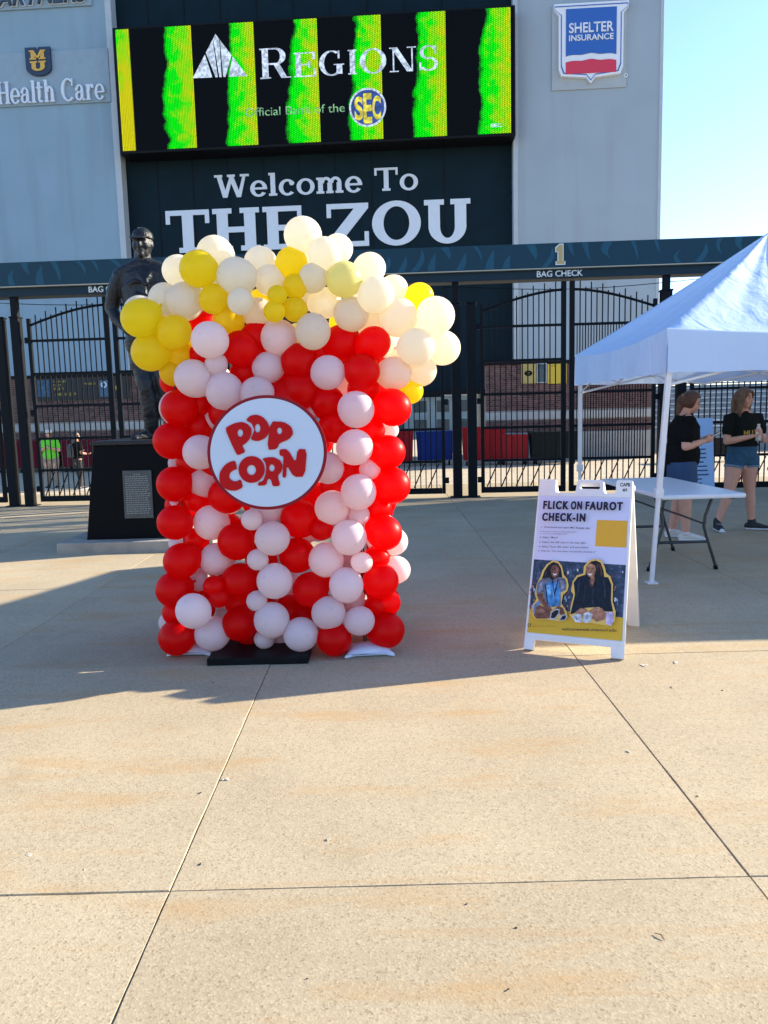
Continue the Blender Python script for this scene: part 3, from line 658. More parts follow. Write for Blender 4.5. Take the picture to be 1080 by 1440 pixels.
obj('tiger_stripes', b_, m_teal2, beam)
m_bl = mat('beam_letter', (.7, .75, .78), .5)
a, b2 = fe(755, 385, -.12), fe(820, 385, -.12)
obj('lettering', text_bm('BAG CHECK', .1, a[0], zb + .03, b2[0] - a[0], 'LEFT', .02, .01, y=-.102), m_bl, beam)
a = fe(124, 405, -.12)
obj('lettering', text_bm('BAG CHECK', .1, a[0], zb + .03, b2[0] - fe(755, 385, -.12)[0], 'LEFT', .02, .01, y=-.102), m_bl, beam)
c_ = fe(788, 357, -.17)[0]; z0, z1 = fe(788, 371, -.17)[1], fe(788, 344, -.17)[1]; h = z1 - z0
def one(k, y):
    pts = [(-.2*h - k, -k), (.22*h + k, -k), (.22*h + k, .14*h), (.12*h + k, .14*h), (.12*h + k, h + k), (-.05*h, h + k), (-.22*h - k, .82*h + k), (-.22*h - k, .66*h - k), (-.1*h - k, .68*h - k), (-.1*h - k, .14*h), (-.2*h - k, .14*h)]
    return [[(c_ + x, z0 + zz) for x, zz in pts]]
addflat('numeral_edging', [one(.016, 0)], .008, .162, m_bl, beam)
addflat('numeral', [one(0, 0)], .006, .172, mat('numeral_gold', (.45, .33, .12), .45), beam)
# cable under the beam
bm = NB(); pts = []
for k in range(41):
    u = U0 + (U1 - U0) * k / 40; s = ((u - U0) % 4.1) / 4.1; pts.append((u, .1, zb - .05 - .1 * math.sin(s * math.pi)))
tube(bm, pts, [.006] * 41, 6); obj('cable', bm, m_iron, beam, True)

def post(px, py, w_, ztop, label, col_to=None):
    u = fe(px, py)[0]; p = FE.w(u, 0, 0)
    t = thing('gate_post', label, 'post', p, FE.a, 'black square posts between the gates')
    bm = NB(); box(bm, -w_/2, -w_/2, -.02, w_/2, w_/2, ztop, .006); obj('post', bm, m_iron, t)
    bm = NB(); box(bm, -w_/2 - .012, -w_/2 - .012, ztop, w_/2 + .012, w_/2 + .012, ztop + .03, .008); obj('cap', bm, m_iron, t)
    bm = NB(); box(bm, -w_/2 - .05, -w_/2 - .05, 0, w_/2 + .05, w_/2 + .05, .015); obj('base_plate', bm, m_iron, t)
    if col_to:
        bm = NB(); box(bm, -.055, -.055, ztop + .03, .055, .055, zb - .002, .004); obj('column', bm, m_iron, t)
    return u
ZP = 3.28
post(22, 713, .15, ZP, 'black square post at the far left edge, left one of its pair')
post(44, 713, .15, ZP, 'black square post right of the leftmost one, carrying the beam', True)
post(328, 705, .15, ZP, 'black square post hidden behind the balloons, right of the statue', True)
post(644, 699, .155, ZP, 'black square post just right of the balloons, carrying the beam', True)
post(665, 698, .155, ZP, 'black square post right of the one that carries the beam by the balloons')
post(931, 692, .17, ZP + .1, 'black square post behind the front canopy leg, carrying the beam', True)
post(954, 692, .15, ZP, 'black square post behind the woman with the ponytail')
def leaf(ua, ub, label, dense=False, npk=14, hinge_left=True):
    """gate leaf hinged at ua, meeting at ub"""
    sgn = 1 if ub > ua else -1; W = abs(ub - ua)
    t = thing('gate_leaf', label, 'gate', FE.w(ua, 0, 0), FE.a, 'black iron gate leaves with curved tops')
    def X(s): return sgn * s
    def bx(nm, x0, y0, z0, x1, y1, z1):
        b = NB(); box(b, min(x0, x1), y0, z0, max(x0, x1), y1, z1, .003); return obj(nm, b, m_iron, t)
    bx('stile', X(0), -.03, .07, X(.06), .03, 3.27); bx('stile', X(W - .08), -.035, .07, X(W), .035, 3.6)
    for z in (2.89, 2.32, 1.76, 1.19, .63): bx('rail', X(.062), -.018, z - .022, X(W - .082), .018, z + .022)
    bx('bottom_rail', X(.062), -.025, .07, X(W - .082), .025, .17)
    def arc(s): return 3.14 + .33 * math.sin(min(1, s / W) * math.pi / 2 * .95)
    b = NB(); pts = [(X(.06 + (W - .14) * k / 10), 0, arc(.06 + (W - .14) * k / 10)) for k in range(11)]
    tube(b, pts, [.022] * 11, 8, cap=False); obj('curved_rail', b, m_iron, t, True)
    for k in range(1, npk):
        s = .06 + (W - .14) * k / npk; ztop = arc(s) + (.17 if k % 2 else .08)
        b = NB(); hw_ = .0085; box(b, -hw_, -hw_, .17, hw_, hw_, ztop - .03)
        v = b.verts.new((0, 0, ztop)); top = [q for q in b.verts if abs(q.co.z - (ztop - .03)) < 1e-4]
        obj('picket', b, m_iron, t, loc=(X(s), 0, 0))
        if dense and k < npk:
            s2 = s + (W - .14) / npk / 2; b = NB(); box(b, -hw_*.8, -hw_*.8, .65, hw_*.8, hw_*.8, 2.87); obj('picket', b, m_iron, t, loc=(X(s2), .0, 0))
    nb = 5
    for k in range(nb):
        s = .1 + (W - .2) * k / nb; b = NB(); x0 = min(X(s), X(s + .2)); tube(b, [(x0, -.02, .18), (x0 + .19, -.02, .6)], [.011, .011], 6, cap=False); obj('brace', b, m_iron, t)
    for z in (.3, 1.65, 2.9):
        b = NB(); box(b, min(X(-.06), X(.0)), -.03, z - .05, max(X(-.06), X(0)), .03, z + .05, .005); obj('hinge', b, m_iron, t)
    b = NB(); box(b, -.07, -.055, 1.35, .0, -.036, 1.6, .006) if sgn > 0 else box(b, 0, -.055, 1.35, .07, -.036, 1.6, .006)
    obj('lock_plate', b, m_iron, t, loc=(X(W), 0, 0))
LWD = fe(795, 690)[0] - fe(677, 690)[0]
uA = fe(58, 700)[0]
leaf(uA, uA + LWD, 'black iron gate leaf with curved top left of the statue'); leaf(uA + 2 * LWD + .07, uA + LWD + .07, 'black iron gate leaf with curved top behind the statue')
uA = fe(677, 690)[0]
leaf(uA, uA + LWD, 'black iron gate leaf between the two posts and the canopy'); leaf(uA + 2 * LWD + .06, uA + LWD + .06, 'black iron gate leaf partly hidden by the white canopy', dense=True)
uA = fe(627, 695)[0]; leaf(uA, uA - LWD, 'black iron gate leaf half hidden behind the right of the balloons'); leaf(uA - 2 * LWD - .06, uA - LWD - .06, 'black iron gate leaf fully behind the balloons')
uA = fe(967, 690)[0]; leaf(uA, uA + LWD, 'black iron gate leaf behind the two volunteers')
leaf(uA + 2 * LWD + .06, uA + LWD + .06, 'black iron gate leaf at the far right edge')
uA = fe(10, 700)[0]; leaf(uA, uA - LWD, 'black iron gate leaf cut by the left edge')

# brick block added out of frame to shade the right of the plaza
tb = thing('added_shade_building', 'low brick block added outside the frame to shade the right of the plaza', 'building', (8.3, 10.9, 0))
bm = NB(); box(bm, 0, 0, -.05, 6, 4.2, 3.5); obj('wall', bm, mat('brick_wall_side', (.16, .08, .07), .85, var=.3, vscale=4), tb)
bm = NB(); box(bm, -.2, -.2, 3.5, 6.2, 4.4, 3.7, .02); obj('roof', bm, m_stone, tb)
bm = NB(); box(bm, -.02, 1.4, 1, .02, 2.8, 2.1); obj('window', bm, mat('window_glass', (.05, .08, .1), .12), tb)
# ================================================================== STATUE ON PEDESTAL
m_granite = mat('black_granite', (.004, .0045, .006), .4, var=.3, vscale=60, spec=.05)
m_bronze = mat('bronze', (.018, .02, .024), .42, .4, var=.15, vscale=9, bump=.6, bscale=30, spec=.4)
pb = G(122, 760, .12); PY = pb.y; xc = P(212, 700, PY + .5).x; hwb = xc - pb.x
ptp = P(131, 627, PY + .05); hwt = xc - ptp.x; zP = ptp.z
ped = thing('statue_pedestal', 'black granite pedestal with grey plaque on a low concrete plinth', 'pedestal', (xc, PY, 0))
bm = NB(); frustum(bm, (-hwb, 0, hwb, 1.25, .12), (-hwt, .05, hwt, 1.2, zP), .008); obj('block', bm, m_granite, ped)
px0 = G(80, 780).x; py0 = G(80, 780).y
bm = NB(); box(bm, px0 - xc, py0 - PY, -.02, xc - px0, 1.75, .125, .012); obj('plinth', bm, mat('plinth_concrete', (.3, .27, .23), .85, var=.2, vscale=5, bump=.3), ped)
bm = NB(); box(bm, -hwt - .03, .02, zP, hwt + .03, 1.23, zP + .05, .012); obj('top_slab', bm, m_bronze, ped)
a = P(172, 662, PY + .02); b_ = P(217, 728, PY + .02)
m_plq = mat('plaque_metal', (.06, .065, .07), .45, .5, var=.2, vscale=20)
bm = NB(); box(bm, a.x - xc, -.02, 0, b_.x - xc, .0, a.z - b_.z, .004); pl = obj('plaque', bm, m_plq, ped, loc=(0, .0, b_.z), rot=(-math.atan(.05 / (zP - .12)), 0, 0)); pl.location.y = .05 * (b_.z - .12) / (zP - .12) - .001
rr_ = random.Random(4); bm = NB(); hp = a.z - b_.z; wp = b_.x - a.x
for k in range(19):
    z = hp - .05 - k * (hp - .08) / 19; x = a.x - xc + .03
    if k == 0: x += wp * .3
    while x < b_.x - xc - .05 - (wp * .25 if k == 0 else 0):
        l_ = rr_.uniform(.012, .035); box(bm, x, -.0225, z, x + l_, -.0195, z + .009); x += l_ + .009
obj('plaque_text', bm, mat('plaque_letters', (.2, .21, .22), .4, .6), pl)
SY = PY + .62
def st(px, py, dy=0): return P(px, py, SY + dy)
k_ = (st(300, 500) - st(200, 500)).length / 100            # metres per photo pixel at the statue
stat = thing('bronze_statue', 'larger than life bronze statue of a coach in cap and baggy trousers, hand on hip', 'statue')
bm = NB(); Q = lambda *a: [x * k_ for x in a]
zf = zP + .05
tube(bm, [st(203, 372), st(204, 385), st(205, 410), st(204, 440), st(203, 465), st(206, 486)], [Q(14, 12), Q(34, 18), Q(35, 22), Q(29, 20), Q(26, 19), Q(28, 19)], 20)
tube(bm, [st(201, 375), st(200, 352)], [Q(12, 12), Q(11, 11)], 14)
# trapezius / collar
tube(bm, [st(172, 385), st(201, 372), st(232, 382)], [Q(11, 12), Q(12, 14), Q(11, 12)], 12, ref=(0, 0, 1))
# arm on the viewer's left: shoulder, elbow out, hand on the back of the hip
tube(bm, [st(170, 388), st(161, 410, .02), st(157, 434, .06)], [Q(12, 12), Q(11, 11), Q(9.5, 10)], 12, ref=(0, 1, 0))
tube(bm, [st(156, 432, .06), st(163, 447, .0), st(176, 462, -.1)], [Q(9, 9.5), Q(8, 8), Q(5.5, 6)], 12, ref=(0, 1, 0))
hnd = st(180, 464, -.13)
ell(bm, hnd, Q(8, 4, 7), (0, .5, 0), 12)
for q in range(4): tube(bm, [hnd + Vector(Q(3, -1, 3.5 - q * 2.4)), hnd + Vector(Q(9, -1, 1.5 - q * 2.6)), hnd + Vector(Q(13, 1, -1.5 - q * 2.6))], Q(1.9, 1.7, 1.4), 8)
tube(bm, [hnd + Vector(Q(-1, -2, 5)), hnd + Vector(Q(5, -4, 8)), hnd + Vector(Q(9, -4, 7))], Q(2.2, 2, 1.6), 8)
# other arm, hanging and slightly bent, hand holding the hip
tube(bm, [st(236, 388), st(247, 412, .02), st(250, 436, .05)], [Q(12, 12), Q(11, 11), Q(9.5, 10)], 12, ref=(0, 1, 0))
tube(bm, [st(250, 436, .05), st(244, 452, -.05), st(234, 464, -.14)], [Q(10, 11), Q(9, 9), Q(6.5, 7)], 12, ref=(0, 1, 0))
hn2 = st(231, 466, -.16); ell(bm, hn2, Q(7, 4, 6), (0, -.5, 0), 12)
for q in range(4): tube(bm, [hn2 + Vector(Q(-3, -1, 3.5 - q * 2.4)), hn2 + Vector(Q(-9, -1, 1.5 - q * 2.6)), hn2 + Vector(Q(-13, 1, -1.5 - q * 2.6))], Q(1.9, 1.7, 1.4), 8)
tube(bm, [hn2 + Vector(Q(1, -2, 5)), hn2 + Vector(Q(-4, -4, 8))], Q(2.2, 1.6), 8)
# legs with baggy folds
def folds(base, n, amp, ph):
    return [(a * (1 + amp * math.sin(i * 2.1 + ph)), b * (1 + amp * math.cos(i * 1.7 + ph))) for i, (a, b) in enumerate(base)]
def leg(pts, rads, ph):
    P_, R_ = [], []
    for i in range(len(pts) - 1):
        for s in range(4):
            t = s / 4; P_.append(pts[i].lerp(pts[i + 1], t)); R_.append((rads[i][0] * (1 - t) + rads[i + 1][0] * t, rads[i][1] * (1 - t) + rads[i + 1][1] * t))
    P_.append(pts[-1]); R_.append(rads[-1]); tube(bm, P_, folds(R_, 0, .07, ph), 16)
leg([st(193, 478), st(199, 512), st(207, 548, -.06), st(212, 580, -.02), st(213, 604, .02)], [Q(17, 17), Q(15.5, 16), Q(12, 13), Q(12, 12.5), Q(9.5, 10)], 0)
leg([st(219, 478), st(227, 512), st(233, 548, -.02), st(238, 580, .05), st(242, 602, .12)], [Q(17, 17), Q(15.5, 16), Q(12, 13), Q(12, 12.5), Q(9.5, 10)], 1.3)
for a in range(0, 9, 2):                                    # draped shirt and trouser creases as ridges
    y0 = 395 + a * 9; tube(bm, [st(178 + a * 1.1, y0 + 6, -.15), st(190 + a, y0, -.2), st(206, y0 + 5, -.22), st(226 - a, y0 - 3, -.17)], Q(1.2, 2.6, 2.2, 1), 6)
tube(bm, [st(176, 463, -.05), st(190, 469, -.17), st(206, 470, -.2), st(222, 469, -.17), st(233, 464, -.05)], [Q(4, 3)] * 5, 8, ref=(0, 0, 1))
tube(bm, [st(203, 382, -.14), st(204, 420, -.22), st(205, 462, -.2)], Q(2, 2.2, 2), 6)
tube(bm, [st(190, 378, -.08), st(197, 388, -.16), st(203, 396, -.2)], Q(3, 3, 2), 6); tube(bm, [st(215, 376, -.08), st(209, 388, -.16), st(204, 396, -.2)], Q(3, 3, 2), 6)
# shoes resting on the slab
def shoe(x, y, rz, L=30):
    c = Vector((x, y, zf)); f = Vector((math.sin(rz), -math.cos(rz), 0))
    tube(bm, [c - f * .05 + Vector((0, 0, .05)), c + f * L * k_ * .5 + Vector((0, 0, .045)), c + f * L * k_ * .95 + Vector((0, 0, .033))], [Q(6.5, 7), Q(7, 5.5), Q(5.5, 4)], 12)
    tube(bm, [c - f * .06 + Vector((0, 0, .012)), c + f * L * k_ * .98 + Vector((0, 0, .012))], [(7.5 * k_, .012), (7 * k_, .012)], 12)
a = st(213, 604, .02); shoe(a.x, a.y, -.75); a = st(240, 602, .12); shoe(a.x, a.y, .35)
# head
hc = st(200.5, 343, -.02)
ell(bm, hc, Q(13, 15.5, 18)); ell(bm, hc + Vector(Q(0, -3.5, -11)), Q(9.5, 10, 9))
ell(bm, hc + Vector(Q(0, -15.5, -2.5)), Q(2.3, 4, 4.6), (.35, 0, 0)); ell(bm, hc + Vector(Q(0, -17, -5)), Q(3.3, 2.6, 2))
for s in (-1, 1):
    ell(bm, hc + Vector(Q(5.5 * s, -13.2, 3.6)), Q(4, 2.4, 1.6)); ell(bm, hc + Vector(Q(7 * s, -10.5, -4.5)), Q(4, 4, 4)); ell(bm, hc + Vector(Q(13.3 * s, 1, -1)), Q(2, 3.4, 5), (0, 0, 0))
ell(bm, hc + Vector(Q(0, -13.3, -9.3)), Q(5.2, 2.6, 1.2)); ell(bm, hc + Vector(Q(0, -13, -12.3)), Q(4.8, 2.8, 1.4)); ell(bm, hc + Vector(Q(0, -11.5, -16.8)), Q(4.5, 4, 3.4))
tx = bpy.data.textures.new('clay', 'CLOUDS'); tx.noise_scale = .06; tx.noise_depth = 3
body = fused('body', bm, .016, m_bronze, stat, 1, extra=[('DISPLACE', dict(texture=tx, strength=.012, mid_level=.5, texture_coords='GLOBAL'))])
bm = NB(); ell(bm, hc + Vector(Q(0, 1.5, 7.5)), Q(14.3, 16.5, 14.5), (0, 0, 0), 24)
for v in list(bm.verts):
    if v.co.z < hc.z + 5.5 * k_: v.co.z = hc.z + 5.5 * k_
cap = obj('cap', bm, m_bronze, stat, True)
bm = NB(); tube(bm, [hc + Vector(Q(-.5, -10, 7.4)), hc + Vector(Q(-.8, -19, 5.4)), hc + Vector(Q(-1, -25, 3))], [Q(13.5, 1.2), Q(12.5, 1.2), Q(8.5, 1)], 20); obj('cap_brim', bm, m_bronze, cap, True)
bm = NB(); ell(bm, hc + Vector(Q(0, 1, 22)), Q(1.6, 1.6, 1)); obj('cap_button', bm, m_bronze, cap, True)
for q in range(6):
    a = q * math.pi / 3; pts = [hc + Vector(Q(14.4 * math.sin(t) * math.cos(a), 1.5 + 16.6 * math.sin(t) * math.sin(a), 7.5 + 14.6 * math.cos(t))) for t in (.05, .4, .8, 1.2, 1.55)]
    bm = NB(); tube(bm, pts, Q(.5, .5, .5, .5, .5), 6); obj('cap_seam', bm, m_bronze, cap, True)

# ================================================================== CANOPIES
def cloth_mat(name, col, tr):
    m = bpy.data.materials.new(name); m.use_nodes = True; n = m.node_tree.nodes; l = m.node_tree.links; b = n['Principled BSDF']; out = n['Material Output']
    b.inputs['Base Color'].default_value = (*col, 1); b.inputs['Roughness'].default_value = .55; b.inputs['Specular IOR Level'].default_value = .35
    t = n.new('ShaderNodeBsdfTranslucent'); t.inputs[0].default_value = (*col, 1); mx = n.new('ShaderNodeMixShader'); mx.inputs[0].default_value = tr
    l.new(b.outputs[0], mx.inputs[1]); l.new(t.outputs[0], mx.inputs[2]); l.new(mx.outputs[0], out.inputs[0])
    tc = n.new('ShaderNodeTexCoord'); bps = None
    mp = n.new('ShaderNodeMapping'); mp.inputs['Scale'].default_value = (1, 1, .35); l.new(tc.outputs['Object'], mp.inputs[0])
    for sc_, st_, di in ((2.2, .4, .07), (9, .3, .015)):
        no = n.new('ShaderNodeTexNoise'); no.inputs['Scale'].default_value = sc_; no.inputs['Detail'].default_value = 3; no.inputs['Distortion'].default_value = 1.2; l.new(mp.outputs[0], no.inputs['Vector'])
        bp = n.new('ShaderNodeBump'); bp.inputs['Strength'].default_value = st_; bp.inputs['Distance'].default_value = di; l.new(no.outputs[0], bp.inputs['Height'])
        if bps: l.new(bps.outputs[0], bp.inputs['Normal'])
        bps = bp
    l.new(bps.outputs[0], b.inputs['Normal']); l.new(bps.outputs[0], t.inputs['Normal']); return m
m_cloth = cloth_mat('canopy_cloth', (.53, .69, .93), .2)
m_pole = mat('pole_white', (.68, .7, .74), .35, var=.05, vscale=12)
m_grey = mat('pole_grey', (.3, .3, .32), .4, .5)
HT, EZ, PZ, VH = 1.53, 2.12, 3.17, .36
def canopy(label, cx, cy):
    t = thing('pop_up_canopy', label, 'canopy', (cx, cy, 0), 0, 'white pop-up canopies in a row')
    N_ = 32; bm = NB(); NR = 22
    for q in range(4):
        rot_ = Matrix.Rotation(q * math.pi / 2, 3, 'Z'); prev = None
        for k in range(NR + 1):
            r_ = max(.004, 1 - k / NR); s = 1 - r_; row = []
            for i in range(N_ + 1):
                tt = -1 + 2 * i / N_; w_ = abs(tt) ** 3
                z = EZ + (PZ - EZ) * ((.93 * s + .07 * s * s) * w_ + (1 - w_) * (.45 * s + .55 * s ** 1.9)) - .07 * (1 - tt * tt) * r_ ** 4
                fold = (.012 * math.sin(tt * 13 + q * 2 + s * 3) + .006 * math.sin(tt * 29 + q)) * (s * (1 - s)) * 4 * (1 - w_)
                row.append(bm.verts.new(rot_ @ Vector((tt * r_ * HT, -r_ * HT, z + fold))))
            if prev:
                for i in range(N_): bm.faces.new((prev[i], prev[i + 1], row[i + 1], row[i]))
            prev = row
    bmesh.ops.remove_doubles(bm, verts=bm.verts, dist=.002)
    obj('roof', bm, m_cloth, t, True)
    # four valance strips
    bd = [[(i, 0) for i in range(N_ + 1)], [(N_, j) for j in range(N_ + 1)], [(i, N_) for i in range(N_, -1, -1)], [(0, j) for j in range(N_, -1, -1)]]
    def rz(i, j):
        a, b_ = -1 + 2 * i / N_, -1 + 2 * j / N_; mn = min(abs(a), abs(b_)); return EZ - .07 * (1 - mn ** 2), a * HT, b_ * HT
    for q, path in enumerate(bd):
        bm = NB(); prev = None
        for k, (i, j) in enumerate(path):
            z, x, y = rz(i, j); nx, ny = ((0, -1), (1, 0), (0, 1), (-1, 0))[q]
            col = [bm.verts.new((x + nx * (.004 + .02 * f * math.sin(k * .7 + q)), y + ny * (.004 + .02 * f * math.sin(k * .7 + q)), z + .003 + (EZ - VH + .004 * math.sin(k * 1.1) - z) * f)) for f in (0, .33, .66, 1)]
            if prev:
                for f in range(3): bm.faces.new((prev[f], prev[f + 1], col[f + 1], col[f]))
            prev = col
        obj('valance', bm, m_cloth, t, True)
    c_ = HT - .05
    for sx, sy in ((-1, -1), (-1, 1), (1, -1), (1, 1)):
        dx = -.13 if (sx, sy) == (-1, -1) else .0
        top = Vector((sx * c_, sy * c_, EZ - .03)); ft = Vector((sx * c_ + dx, sy * c_ - (.0), .012))
        def at_(f): return ft.lerp(top, f)
        def sq(b, p, q, h):
            d = (q - p); tube(b, [p, q], [h * 1.414] * 2, 4, ref=(1, 1, 0), cap=False)
        b = NB(); sq(b, at_(.36), at_(1), .021); obj('leg', b, m_pole, t)
        b = NB(); sq(b, at_(0), at_(.4), .016); lg = obj('leg', b, m_pole, t)
        b = NB(); sq(b, at_(.345), at_(.385), .032); obj('slider', b, m_pole, lg)
        b = NB(); box(b, ft.x - .045, ft.y - .045, 0, ft.x + .045, ft.y + .045, .014, .003); obj('foot', b, m_pole, lg)
    # scissor trusses under the eaves and to the centre
    zt_, zb_ = EZ - .12, EZ - .5
    for (ax, ay, bx_, by) in ((-1, -1, 1, -1), (1, -1, 1, 1), (1, 1, -1, 1), (-1, 1, -1, -1)):
        A, B = Vector((ax * c_, ay * c_, 0)), Vector((bx_ * c_, by * c_, 0)); M = (A + B) / 2
        for S, E in ((A, M), (B, M)):
            for z0_, z1_ in ((zt_, zb_ + .12), (zb_ + .05, zt_)):
                b = NB(); tube(b, [S + Vector((0, 0, z0_)), E + Vector((0, 0, z1_))], [(.012, .008)] * 2, 6, cap=False); obj('truss_bar', b, m_pole, t)
    for sx, sy in ((-1, -1), (-1, 1), (1, -1), (1, 1)):
        b = NB(); tube(b, [Vector((sx * c_, sy * c_, EZ - .06)), Vector((0, 0, PZ - .06))], [.012, .012], 6, cap=False); obj('roof_bar', b, m_pole, t)
    b = NB(); tube(b, [(0, 0, EZ - .3), (0, 0, PZ - .03)], [.02, .02], 8, cap=False); obj('centre_mast', b, m_pole, t)
    return t
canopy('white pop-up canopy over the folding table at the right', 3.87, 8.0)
canopy('white pop-up canopy added next in the row, outside the frame, to shade the plaza', 7.05, 8.15)  # added out of view so that its shadow falls on the plaza
canopy('white pop-up canopy added farthest in the row, outside the frame, to shade the plaza', 10.3, 8.3)  # second unseen canopy, added for the shade it casts

# ================================================================== FOLDING TABLES
m_ttop = mat('table_white', (.66, .69, .74), .4, var=.04, vscale=20)
m_tleg = mat('table_leg', (.03, .034, .042), .4, var=.1)
def table(label, x, y, rz, L=1.7, Wd=.73):
    t = thing('folding_table', label, 'table', (x, y, 0), rz, 'white folding tables')
    b = NB(); box(b, -Wd/2, -L/2, .7, Wd/2, L/2, .742, .015); obj('tabletop', b, m_ttop, t)
    b = NB(); box(b, -Wd/2 + .06, -L/2 + .08, .685, -Wd/2 + .09, L/2 - .08, .7); box(b, Wd/2 - .09, -L/2 + .08, .685, Wd/2 - .06, L/2 - .08, .7); obj('apron_rail', b, m_tleg, t)
    for y_ in (-L/2 + .42, L/2 - .3):
        for s in (-1, 1):
            b = NB(); tube(b, [(s * .27, y_, .69), (s * .2, y_, .5), (s * .19, y_, .4), (s * .22, y_, .3), (s * .31, y_, .02)], [.0145] * 5, 10); lg = obj('leg', b, m_tleg, t, True)
            b = NB(); cyl(b, (s * .313, y_, .0), (s * .305, y_, .035), .02, 10); obj('rubber_foot', b, m_black, lg, True)
        b = NB(); tube(b, [(-.225, y_, .26), (.225, y_, .26)], [.014, .014], 8); obj('crossbar', b, m_tleg, t, True)
        b = NB(); tube(b, [(-.22, y_, .58), (.0, y_ + .02, .5), (.2, y_, .42)], [.009] * 3, 8); obj('brace', b, m_tleg, t, True)
    return t
table('white folding table with dark bent legs under the canopy', 2.70, 7.45, .03)
q = G(1068, 664, .74)
table('white folding table just entering at the right edge behind the volunteers', q.x + 1.25, q.y + .3, math.pi / 2)

# ================================================================== A-FRAME SIGN
m_plast = mat('sign_plastic', (.74, .73, .74), .42, var=.04, vscale=10, bump=.05, dirt=((.45, .42, .36), 3, .3))
SL, SR = Vector((.85, 4.74, 0)), Vector((1.40, 4.49, 0)); e = (SR - SL); WID = e.length * 1.0; ang = math.atan2(e.y, e.x)
TOPH, SPREAD = 1.03, .43
afr = thing('sidewalk_sign', 'white A-frame sidewalk sign headed FLICK ON FAUROT CHECK-IN beside the canopy', 'sign', (SL + SR) / 2, ang)
LEN = math.hypot(TOPH, SPREAD * .92); tilt = math.atan2(SPREAD * .92, TOPH); hw_ = WID / 2
def taper(lp):            # the panel narrows slightly towards the top
    return [(x * (1 - .03 * y), y * LEN) for x, y in lp]
outer = [(-1, 0), (-.8, 0), (-.79, .058), (.74, .058), (.75, 0), (1, 0), (1, .985), (.985, 1), (.68, 1), (.66, .99), (.66, .93), (.64, .92), (.43, .92), (.41, .935), (.395, .985), (.36, 1.0), (-.14, 1.0), (-.17, .985), (-.185, .935), (-.2, .92), (-.6, .92), (-.62, .93), (-.63, .99), (-.65, 1), (-.985, 1), (-1, .985)]
hole = [(-.09, .945), (.31, .945), (.33, .955), (.32, .972), (.3, .978), (-.07, .978), (-.1, .97), (-.11, .955)]
def panel(nm, rot, yoff, z0=0.0):
    b_ = flat_mesh([[taper([(x * hw_, y) for x, y in outer]), taper([(x * hw_, y) for x, y in hole])]], .032)
    o = obj(nm, b_, m_plast, afr, loc=(0, yoff, z0), rot=rot); return o
fp = panel('front_panel', (-tilt, 0, 0), 0.032)
for x0, x1, y0, y1 in ((-.985, -.955, .09, .9), (.955, .985, .09, .9), (-.985, .985, .075, .09), (-.985, .985, .9, .912)):
    b_ = flat_mesh([[taper([(x0 * hw_, y0), (x1 * hw_, y0), (x1 * hw_, y1), (x0 * hw_, y1)])]], .006)
    for v in b_.verts: v.co.y -= .03
    obj('edge_bead', b_, m_plast, fp)
bp_ = panel('back_panel', (tilt, 0, 0), SPREAD * 2 - .032)
for s in (-1, 1):
    b = NB(); cyl(b, (s * hw_ * .93 - .02, SPREAD, TOPH - .045), (s * hw_ * .93 + .02, SPREAD, TOPH - .045), .02, 12); obj('hinge', b, m_plast, afr, True)
# poster, drawn in photo coordinates of the crop (740,700)-(900,920) enlarged 6.545x
PL, PR, PB, PT = -.955 * hw_, .955 * hw_, .095 * LEN, .898 * LEN
def uv(x, y):
    l_ = 75 - (y - 30) * .0709; r_ = 1000 - (y - 40) * .0639; u = (x - l_) / (r_ - l_)
    tp, bt = 30 + 10 * u, 1300 + 70 * u; v = (y - tp) / (bt - tp); zz = PT + (PB - PT) * v
    return ((PL + (PR - PL) * u) * (1 - .03 * zz / LEN), zz)
def pz(pts): return [[uv(x, y) for x, y in pts]]
lay = [0]
def pput(nm, pcs, mm, par=None, lvl=None):
    lay[0] += 1; b_ = flat_mesh(pcs, 0, .00002)
    for v in b_.verts: v.co.y = -.0335 - lay[0] * .00025
    return obj(nm, b_, mm, par or poster)
def pm(name, c): return mat('print_' + name, c, .4, spec=.25, var=(.0 if name in ('lilac', 'gold', 'orange', 'ink', 'white', 'outline') else .5), vscale=34)
poster = None
lay[0] = 0; b_ = flat_mesh([pz([(75, 30), (1000, 40), (915, 1370), (-15, 1300)])], .001)
for v in b_.verts: v.co.y -= .0325
poster = obj('poster', b_, pm('lilac', (.60, .61, .82)), fp)
pput('photo_print', [pz([(25, 632), (955, 678), (922, 1160), (0, 1110)])], mat('print_crowd', (.022, .035, .07), .35, var=.75, vscale=26, dirt=((.12, .16, .3), 34, .8)))
pput('yellow_band', [pz([(-6, 1080), (60, 1095), (430, 1110), (925, 1160), (915, 1370), (-15, 1300)])], pm('gold', (.68, .42, .03)))
pput('orange_square', [pz([(672, 256), (975, 262), (962, 516), (655, 505)])], pm('orange', (.70, .38, .035)))
rp = random.Random(9)
for k in range(70):                                          # blurred crowd behind the two sitters
    x = rp.choice([rp.uniform(10, 90), rp.uniform(330, 440), rp.uniform(780, 930), rp.uniform(330, 560)]); y = rp.uniform(880, 1090) if k > 24 else rp.uniform(690, 880)
    sz_ = rp.uniform(5, 14)
    c_ = rp.choice([(.3, .16, .11), (.25, .35, .55), (.5, .5, .55), (.2, .05, .08), (.1, .12, .2)])
    pput('crowd_figure', [pz([(x + sz_ * math.cos(a) * rp.uniform(.6, 1.2), y + 1.6 * sz_ * math.sin(a) * rp.uniform(.6, 1.2)) for a in [q * .7 for q in range(9)]])], pm('c%d%d' % (int(c_[0] * 90), int(c_[2] * 90)), c_))
GO = pm('outline', (.72, .48, .12))
SKIN1, SKIN2 = pm('skin_a', (.17, .07, .045)), pm('skin_b', (.34, .16, .1))
